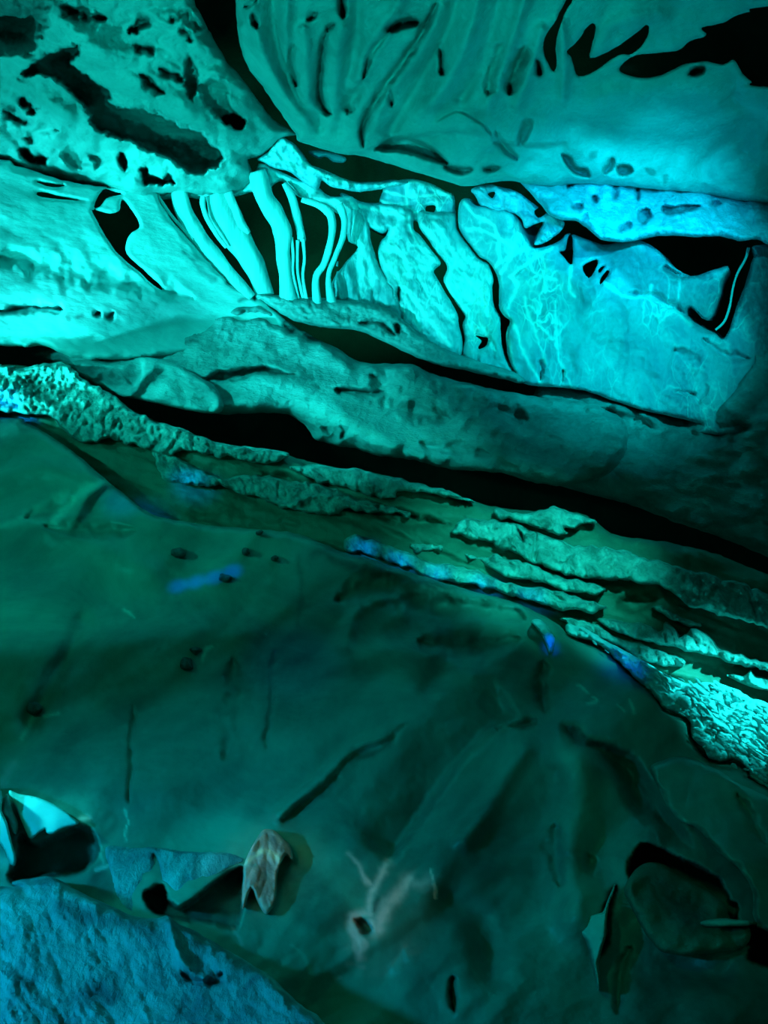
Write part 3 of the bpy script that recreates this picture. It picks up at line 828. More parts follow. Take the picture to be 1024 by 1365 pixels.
rock('lobe', [(452, 262), (459, 257), (480, 268), (506, 271), (530, 274), (551, 282), (551, 305), (561, 314), (576, 334), (588, 350), (579, 361), (583, 371), (596, 393), (610, 419), (612, 434), (617, 456), (612, 485), (580, 478),
                        (545, 450), (530, 410), (516, 378), (508, 358), (504, 337), (507, 322), (515, 314), (518, 304), (511, 311), (494, 305), (482, 297), (470, 282)],
     CI, edge=(6, 0.10), seed=18, label='brightly veined flowstone lobe between the ribbed mound and the first black slit', parent=SHEET,
     noise=[(0.4, 0.05, 'f'), (0.14, 0.025, 'r', 60, 2), (0.05, 0.008, 'f')],
     feats=[('v', [(470, 272), (500, 280), (545, 290)], 3, 1), ('v', [(512, 330), (530, 360), (560, 410), (600, 460)], 3.5, 1), ('v', [(510, 345), (540, 390), (560, 440)], 3, 0.9), ('v', [(530, 300), (515, 330), (520, 350)], 2.5, 1),
            ('v', [(545, 300), (560, 330), (586, 350)], 2.2, 1), ('v', [(520, 320), (545, 350), (580, 360)], 2, 0.8), ('v', [(552, 350), (570, 392), (606, 430)], 2, 0.8), ('c', [(531, 382), (532, 408)], 3, 0.15), ('w', [(532, 384), (532, 404)], 2.5, 1),
            ('V', [(510, 336), (540, 345), (552, 370), (530, 376), (514, 360)], 12, 0.8)], **VK)
rock('lobe', [(558, 282), (580, 284), (606, 284), (609, 304), (625, 328), (640, 345), (652, 353), (658, 373), (656, 384), (659, 408), (667, 424), (668, 446), (673, 472), (688, 505), (650, 500), (618, 478), (620, 454),
                        (617, 434), (620, 424), (618, 418), (605, 399), (591, 375), (596, 360), (594, 351), (582, 337), (573, 322), (559, 303)],
     CI, edge=(6, 0.10), seed=19, label='flowstone lobe between the two long black slits', parent=SHEET,
     holes=[[(633, 447), (643, 449), (651, 451), (649, 460), (640, 465), (638, 462), (642, 454)]],
     noise=[(0.4, 0.05, 'f'), (0.16, 0.02, 'r', 60, 2), (0.05, 0.007, 'f')],
     feats=[('v', [(562, 300), (585, 325), (604, 350)], 2.2, 1), ('v', [(578, 296), (600, 330), (606, 350), (600, 370), (620, 412)], 2.2, 1), ('v', [(608, 356), (640, 392), (650, 420)], 1.8, 0.8), ('v', [(598, 364), (596, 380), (615, 405)], 2, 1),
            ('v', [(640, 430), (660, 468)], 1.8, 0.7), ('c', [(643, 397), (647, 408)], 2, 0.06)], **VK)
ribbon('calcite_ribbon', [(998, 330), (994, 345), (983, 365), (977, 385), (973, 408), (966, 428), (954, 440)], [4, 3.5, 3, 3, 3.5, 3], 7.0, M_FLOW,
       'thin curved calcite ribbon inside the dark opening at the right edge', 'column')
rock('calcite_shards', [(628, 252), (650, 246), (672, 250), (695, 258), (712, 272), (730, 284), (748, 292), (752, 300), (742, 314), (728, 322), (712, 326), (720, 312), (726, 296), (712, 300), (700, 304), (696, 292), (682, 284), (660, 280), (640, 274), (634, 262)],
     [(628, 250, 7.1), (750, 300, 6.9), (700, 320, 7.0)], M_LIP, step=1.6, edge=(4, 0.08), thick=0.4, rough=1.4, seed=22, label='jagged broken calcite pieces between the flowstone wall and the blue-lit lip', cat='rock',
     holes=[[(712, 282), (722, 277), (728, 284), (718, 290)], [(650, 258), (660, 256), (656, 264)]],
     noise=[(0.15, 0.05, 'r', 45, 2), (0.05, 0.012, 'f')])
rock('foot', [(338, 392), (366, 393), (395, 396), (430, 397), (480, 402), (520, 412), (550, 436), (590, 462), (650, 484), (690, 496), (702, 512), (660, 503), (620, 494), (590, 488), (560, 478), (530, 464), (505, 452), (480, 442), (455, 438), (425, 436), (392, 427), (365, 412)],
     [(370, 410, 6.85), (700, 510, 6.85), (520, 430, 6.9)], M_BOUL, step=2, edge=(8, 0.16), thick=0.6, rough=1.2, seed=23, label='shaded pitted ledge at the foot of the flowstone, above the long black gap', parent=SHEET,
     noise=[(0.3, 0.04, 'f', 25, 2), (0.08, 0.015, 'r')],
     feats=[('c', [(482, 428), (505, 427), (520, 438), (526, 446)], 4, 0.14), ('w', [(482, 429), (505, 428), (522, 440)], 3.5, 0.9), ('c', [(530, 428), (532, 442)], 3, 0.1), ('w', [(530, 430), (532, 442)], 3, 1), ('w', [(450, 422), (466, 423)], 2.5, 0.7)])

def off(ctrl, d):
    return [(a, b, c + d) for a, b, c in ctrl]



# ================================================================== boulders under the flowstone
CF = [(50, 470, 6.3), (300, 410, 6.8), (200, 520, 6.25), (330, 550, 6.3), (450, 450, 6.8), (500, 600, 6.3), (560, 490, 6.7), (700, 540, 6.6), (700, 640, 6.2), (820, 560, 6.5), (1080, 420, 6.3), (1080, 750, 5.9)]
rock('rock_mound', [(40, 472), (60, 463), (100, 456), (150, 442), (200, 432), (230, 434), (262, 431), (280, 424), (281, 413), (300, 407), (345, 401), (371, 417), (391, 433), (422, 452), (449, 463), (473, 479), (495, 484),
                    (551, 486), (572, 497), (628, 512), (705, 527), (760, 533), (800, 542), (830, 560), (838, 588), (826, 618), (795, 640), (755, 648), (715, 644), (669, 631), (602, 626), (550, 613), (507, 608), (473, 598), (439, 592), (419, 586), (414, 576), (402, 563), (384, 553),
                    (364, 550), (326, 552), (300, 552), (250, 545), (180, 520), (120, 500), (92, 486), (70, 482)],
     CF, M_BOUL, step=2, edge=(18, 0.35), thick=0.8, rough=1.5, seed=25, label='long wrinkled rock mound across the middle, above the black crevice', cat='boulder',
     noise=[(0.9, 0.09, 'f', 15, 2), (0.28, 0.022, 'r', 20, 2.5), (0.09, 0.012, 'f', -50, 2.5), (0.04, 0.005, 'f')],
     feats=[('p', [(268, 506), (280, 500), (302, 493), (337, 491), (371, 492), (396, 497), (371, 501), (337, 505), (300, 509)], 4, 0.22), ('Shd', [(302, 494), (337, 491), (371, 492), (396, 497), (371, 501), (337, 503), (310, 503)], 5, 0.8),
            ('c', [(446, 522), (470, 521), (508, 520)], 4, 0.16), ('w', [(448, 522), (475, 521), (505, 520)], 3, 0.6),
            ('c', [(290, 425), (320, 422), (345, 416), (360, 424), (400, 444), (430, 458)], 4, 0.16), ('w', [(360, 424), (400, 444), (440, 460)], 3.5, 0.7), ('w', [(284, 428), (310, 424), (345, 420)], 3, 0.5),
            ('Shd', [(285, 412), (345, 404), (390, 430), (450, 464), (420, 462), (370, 436), (300, 425)], 10, 0.4),
            ('p', [(122, 455), (140, 461), (160, 462), (172, 455), (176, 444), (183, 442), (180, 456), (170, 464), (140, 464)], 3, 0.2), ('Shd', [(122, 457), (140, 461), (160, 461), (172, 454), (176, 444), (183, 442), (180, 456), (170, 464), (140, 464)], 3, 0.95),
            ('Shd', [(92, 462), (108, 463), (120, 470), (106, 471)], 4, 0.8), ('w', [(244, 459), (262, 457)], 2.5, 0.6), ('c', [(150, 455), (170, 440), (185, 434)], 4, 0.08), ('c', [(200, 436), (224, 432)], 4, 0.1),
            ('c', [(430, 566), (436, 580)], 3, 0.08), ('w', [(431, 568), (436, 580)], 2.2, 0.9), ('c', [(452, 566), (458, 576), (455, 586)], 3, 0.08), ('w', [(457, 574), (455, 586)], 2.2, 0.95),
            ('Shd', [(384, 556), (398, 562), (412, 578), (414, 590), (390, 588), (376, 570)], 5, 0.9), ('c', [(500, 500), (515, 520), (540, 545), (600, 560)], 12, 0.12), ('c', [(570, 500), (620, 530), (700, 560)], 22, 0.12),
            ('c', [(560, 590), (600, 600), (650, 606)], 7, 0.10), ('g', [(330, 525), (380, 515), (440, 545), (520, 590)], 20, -0.12), ('g', [(300, 545), (330, 535), (380, 545)], 8, -0.06),
            ('V', [(300, 505), (380, 504), (450, 530), (470, 560), (520, 580), (600, 612), (560, 612), (470, 590), (420, 560), (340, 540)], 16, 0.6),
            ('Shd', [(560, 500), (640, 520), (790, 545), (790, 590), (700, 580), (620, 560)], 30, 0.5), ('V', [(500, 500), (520, 520), (560, 560), (620, 590), (600, 620), (520, 600), (500, 560)], 24, 0.4)])
rock('angular_block', [(92, 487), (104, 480), (130, 480), (160, 483), (191, 476), (219, 481), (239, 487), (256, 497), (270, 505), (284, 512), (294, 527), (298, 542), (290, 551), (262, 549), (239, 545), (205, 537), (178, 532), (157, 527), (128, 514), (104, 500)],
     [(92, 487, 6.0), (157, 527, 5.95), (200, 480, 6.2), (290, 545, 6.05), (250, 500, 6.1)], M_BOUL, step=2, edge=(7, 0.14), thick=0.4, rough=0.8, seed=26,
     label='angular flat-faced block wedged left of the mound, split by an x-shaped crack', cat='boulder',
     noise=[(0.4, 0.04, 'f'), (0.1, 0.01, 'f')],
     feats=[('g', [(205, 490), (190, 505), (178, 522), (160, 530)], 5, -0.08), ('s', [(198, 480), (192, 500), (176, 520)], 4, 0.09, 40), ('c', [(128, 505), (160, 510)], 6, 0.06), ('v', [(196, 484), (190, 500), (178, 514)], 2, 0.5),
            ('Shd', [(92, 486), (125, 484), (132, 500), (120, 506)], 14, 0.5), ('s', [(218, 484), (250, 512), (294, 530)], 8, 0.05, 60)])
rock('shadowed_boulder', [(720, 510), (820, 536), (850, 546), (905, 558), (940, 554), (965, 534), (985, 508), (1005, 482), (1030, 462), (1330, 420), (1330, 860), (1024, 742), (960, 716), (900, 696), (850, 676), (800, 662), (760, 652), (730, 635), (716, 580)],
     off(CF, 0.35), M_BOUL, step=3, edge=(16, 0.3), thick=0.8, rough=1.5, seed=27, label='large boulder lost in shadow at the right edge, below the flowstone wall', cat='boulder',
     noise=[(0.9, 0.14, 'f'), (0.3, 0.05, 'r', 20, 2), (0.08, 0.012, 'f')], feats=[('c', [(800, 545), (840, 560), (930, 575), (1000, 570)], 12, 0.2)])
# ================================================================== the lower bench of bedded rock
CD = [(-80, 500, 5.45), (200, 560, 5.7), (0, 600, 5.3), (385, 605, 5.8), (300, 680, 5.4), (600, 660, 5.6), (600, 770, 5.2), (800, 700, 5.4), (760, 820, 4.9), (1080, 790, 5.1), (1080, 1080, 4.4)]


BENCH = rock('rock_bench', [(-330, 484), (0, 486), (40, 489), (85, 482), (100, 496), (125, 513), (150, 526), (178, 547), (210, 562), (240, 573), (290, 590), (335, 598), (373, 605), (405, 613), (440, 622), (480, 627), (529, 638),
                    (600, 657), (650, 674), (700, 680), (770, 684), (795, 696), (815, 711), (860, 719), (905, 726), (960, 740), (1024, 766), (1330, 880), (1330, 1260), (1000, 1080), (900, 990), (800, 900), (700, 850), (500, 790), (300, 750), (150, 720), (-330, 680)],
     CD, M_OLIVE, step=3, edge=(12, 0.3), thick=0.7, rough=1.5, seed=30, label='olive bedded rock bench topped with pale broken slabs, below the black crevice', cat='bench',
     noise=[(0.6, 0.08, 'f', 20, 3), (0.16, 0.035, 'r', 18, 4), (0.06, 0.008, 'f')],
     feats=[('p', [(820, 800), (860, 782), (880, 792), (866, 812), (840, 820)], 10, 0.15), ('c', [(350, 632), (420, 652), (520, 690), (600, 700)], 6, 0.12), ('c', [(398, 608), (440, 655), (560, 690)], 6, 0.10)])

SLABS = [
    ('ledge', 'long rough chipped ledge entering from the left edge below the bright slope',
     [(-330, 482), (0, 486), (15, 491), (40, 489), (60, 485), (82, 482), (92, 487), (110, 504), (150, 525), (165, 539), (200, 559), (240, 571), (290, 589), (320, 597), (360, 602), (385, 604), (380, 612), (360, 618), (300, 610), (262, 604), (240, 603),
      (225, 607), (212, 604), (178, 594), (147, 584), (130, 588), (103, 588), (85, 572), (68, 556), (30, 553), (0, 551), (-330, 545)], -0.16),
    ('slab', 'pale slab with a fine cracked edge, below the olive strip in the centre left',
     [(205, 597), (224, 604), (241, 613), (262, 625), (282, 634), (303, 637), (320, 633), (342, 633), (365, 636), (388, 641), (410, 642), (442, 650), (475, 662), (508, 671), (530, 678), (549, 683), (545, 690), (530, 686), (516, 685), (492, 682), (467, 679), (445, 684), (426, 685),
      (400, 682), (385, 679), (352, 667), (334, 662), (315, 656), (291, 648), (262, 646), (240, 645), (221, 642), (209, 626)], -0.12),
    ('slab', 'pale tongue-shaped slab right beneath the black crevice, centre',
     [(385, 622), (405, 620), (426, 620), (463, 624), (500, 630), (529, 636), (565, 646), (600, 656), (625, 664), (645, 674), (620, 668), (590, 662), (560, 656), (533, 654), (525, 665), (500, 662), (467, 652), (440, 646), (426, 642), (408, 635), (393, 628)], -0.14),
    ('slab', 'pale pointed slab on the crest of the bench, under the crevice at centre right',
     [(657, 683), (664, 676), (674, 682), (687, 685), (709, 681), (725, 677), (741, 675), (759, 681), (778, 688), (796, 695), (778, 700), (759, 704), (752, 707), (759, 713), (745, 711), (732, 708), (705, 701), (682, 692), (668, 690)], -0.16),
    ('slab', 'longest ribbed slab stretching down to the right edge of the bench',
     [(605, 700), (619, 690), (635, 692), (651, 694), (687, 699), (714, 710), (740, 719), (764, 726), (790, 728), (814, 731), (841, 738), (877, 748), (922, 760), (970, 774), (1024, 790), (1330, 895), (1330, 942), (1024, 838), (968, 822), (922, 808), (900, 794), (877, 781),
      (850, 776), (822, 773), (796, 771), (755, 765), (714, 751), (687, 740), (668, 732), (651, 724), (628, 718), (605, 713)], -0.18),
    ('slab', 'narrow split slab below the longest slab, centre right',
     [(617, 737), (632, 739), (651, 742), (665, 738), (678, 744), (694, 747), (710, 753), (741, 767), (764, 772), (787, 776), (808, 785), (796, 791), (782, 792), (760, 788), (741, 783), (714, 776), (692, 773), (673, 769), (651, 753), (628, 745)], -0.16),
    ('slab', 'blue-edged lowest slab along the foot of the bench',
     [(455, 727), (464, 718), (475, 714), (490, 719), (508, 724), (530, 733), (549, 740), (587, 752), (610, 754), (632, 758), (645, 764), (655, 771), (675, 776), (696, 780), (720, 784), (741, 789), (760, 793), (778, 798), (792, 803), (809, 811), (795, 815), (782, 817),
      (768, 812), (750, 814), (728, 808), (696, 799), (674, 792), (651, 786), (628, 780), (605, 777), (580, 772), (549, 760), (520, 750), (488, 739), (470, 736)], -0.18),
    ('slab', 'thin broken strip of pale rock left of the olive shadow, mid bench',
     [(545, 728), (565, 725), (585, 726), (601, 729), (590, 735), (570, 736), (552, 735)], -0.12),
    ('slab', 'small pale slab in the middle right of the bench, beside the dark hollow',
     [(868, 808), (878, 806), (886, 810), (896, 817), (904, 820), (920, 827), (936, 835), (925, 836), (905, 830), (885, 820)], -0.14),
    ('slab', 'crumbly pale slab just above the bright rubble bank',
     [(798, 826), (815, 822), (832, 828), (850, 830), (868, 835), (880, 842), (890, 828), (905, 850), (922, 838), (938, 843), (950, 853), (962, 866), (985, 873), (1024, 884), (1330, 985), (1330, 995), (1024, 895), (996, 888), (968, 880), (945, 876), (922, 868),
      (900, 864), (877, 858), (858, 853), (841, 848), (826, 845), (810, 838)], -0.16),
    ('slab', 'flat blue-tinted strip of rock between the crumbly slab and the rubble bank',
     [(742, 826), (760, 824), (790, 830), (812, 842), (830, 852), (856, 856), (880, 866), (900, 876), (918, 884), (900, 888), (870, 884), (845, 874), (822, 862), (795, 850), (770, 838)], -0.1),
    ('slab', 'jagged sliver of pale rock near the right edge above the rubble',
     [(952, 894), (962, 899), (978, 896), (990, 900), (1000, 892), (1006, 902), (1024, 906), (1080, 915), (1080, 935), (1024, 922), (1000, 914), (975, 905)], -0.14),
]
for k, (nm, lb, ol, dd) in enumerate(SLABS):
    rock(nm, ol, off(CD, dd), M_LEDGE, step=1.6, edge=(5, 0.10), thick=0.28, rough=4.2, seed=31 + k, label=lb, parent=BENCH,
         noise=[(0.35, 0.05, 'f', 18, 3), (0.09, 0.026, 'r', -55 if k == 0 else 70, 1.8), (0.035, 0.010, 'f')],
         feats=[('c', [(687, 699), (692, 712), (698, 722)], 3, 0.12), ('w', [(688, 700), (698, 722)], 2, 0.9), ('c', [(714, 712), (712, 748)], 2.5, 0.08), ('c', [(370, 642), (371, 662)], 2.5, 0.06), ('c', [(504, 672), (504, 682)], 2, 0.06),
                ('g', [(540, 690), (430, 660), (386, 676)], 3, -0.05)] if k in (1, 4) else ())

rock('blue_lit_fin', [(708, 828), (718, 825), (728, 832), (734, 842), (740, 851), (737, 866), (733, 872), (728, 858), (722, 846), (714, 836)], [(708, 828, 4.36), (740, 850, 4.32), (733, 870, 4.28)], M_RUB, step=1.5, edge=(4, 0.05), thick=0.15, rough=0.5,
     seed=46, label='small pointed fin of rock with a deep blue lower tip, left of the rubble bank', cat='rock', noise=[(0.1, 0.02, 'f')])

# rubble bank: a bed plus its countable stones
CR = [(755, 835, 4.62), (860, 880, 4.35), (1024, 930, 4.15), (920, 960, 4.1), (1080, 1080, 3.75)]
rock('rubble_bed', [(753, 833), (773, 834), (787, 842), (814, 857), (841, 871), (868, 889), (895, 902), (922, 911), (950, 909), (986, 920), (1024, 938), (1330, 1045), (1330, 1180), (1024, 1049), (1000, 1030), (981, 1013), (960, 1016), (946, 1010), (936, 996), (922, 982),
                    (916, 957), (886, 944), (868, 921), (850, 907), (832, 889), (814, 871), (800, 860), (782, 852), (758, 846)],
     CR, M_RUB, step=1.8, edge=(6, 0.08), thick=0.25, rough=2.2, seed=47, label='bright bank of crusted pale rubble running off the right edge', cat='rubble',
     noise=[(0.2, 0.03, 'f'), (0.06, 0.035, 'r', 35, 2), (0.03, 0.012, 'f')])


def pebble_mesh(k):
    rs = np.random.RandomState(100 + k)
    ring = 7
    v = []
    for i, (z, r) in enumerate(((-0.5, 0.55), (-0.1, 1.0), (0.35, 0.8))):
        for j in range(ring):
            a = 2 * math.pi * j / ring + 0.3 * i
            q = r * (0.75 + 0.45 * rs.rand())
            v.append((q * math.cos(a) * 1.25, q * math.sin(a) * 0.8, z * 0.8 + 0.12 * rs.randn()))
    v.append((0, 0, 0.55))
    v.append((0, 0, -0.6))
    f = []
    for i in range(2):
        for j in range(ring):
            a, b = i * ring + j, i * ring + (j + 1) % ring
            f.append((a, b, b + ring, a + ring))
    t = 2 * ring
    for j in range(ring):
        f.append((t + j, t + (j + 1) % ring, 3 * ring))
        f.append(((j + 1) % ring, j, 3 * ring + 1))
    me = bpy.data.meshes.new('rubble_stone')
    me.from_pydata(v, [], f)
    me.materials.append(M_RUB)
    me.update()
    return me


PEB = [pebble_mesh(k) for k in range(6)]
fR = depth_field(CR)
rp = smooth_poly([(753, 833), (787, 842), (841, 871), (895, 902), (950, 909), (1024, 938), (1060, 955), (1060, 1075), (1024, 1049), (946, 1005), (916, 957), (868, 921), (814, 871), (758, 846)], 2)
rs = np.random.RandomState(5)
cnt = 0
while cnt < 230:
    q = np.array([[rs.uniform(753, 1050), rs.uniform(833, 1060)]])
    if not inside(rp, q)[0]:
        continue
    d = float(fR(q)[0]) - 0.01
    s = rs.uniform(1.8, 5.0) / F * d * (0.7 + 0.5 * min(1, (q[0, 0] - 753) / 200))
    o = bpy.data.objects.new('rubble_stone', PEB[cnt % 6])
    o.location = P(q[0, 0], q[0, 1], d)
    o.rotation_euler = (rs.uniform(-0.6, 0.6), rs.uniform(0.2, 0.9), rs.uniform(-0.5, 0.5))
    o.scale = (s * 1.3, s, s * 0.8)
    C.objects.link(o)
    tag(o, 'small pale angular stone in the bright rubble bank at the right edge', 'stone', 'stones of the rubble bank')
    cnt += 1

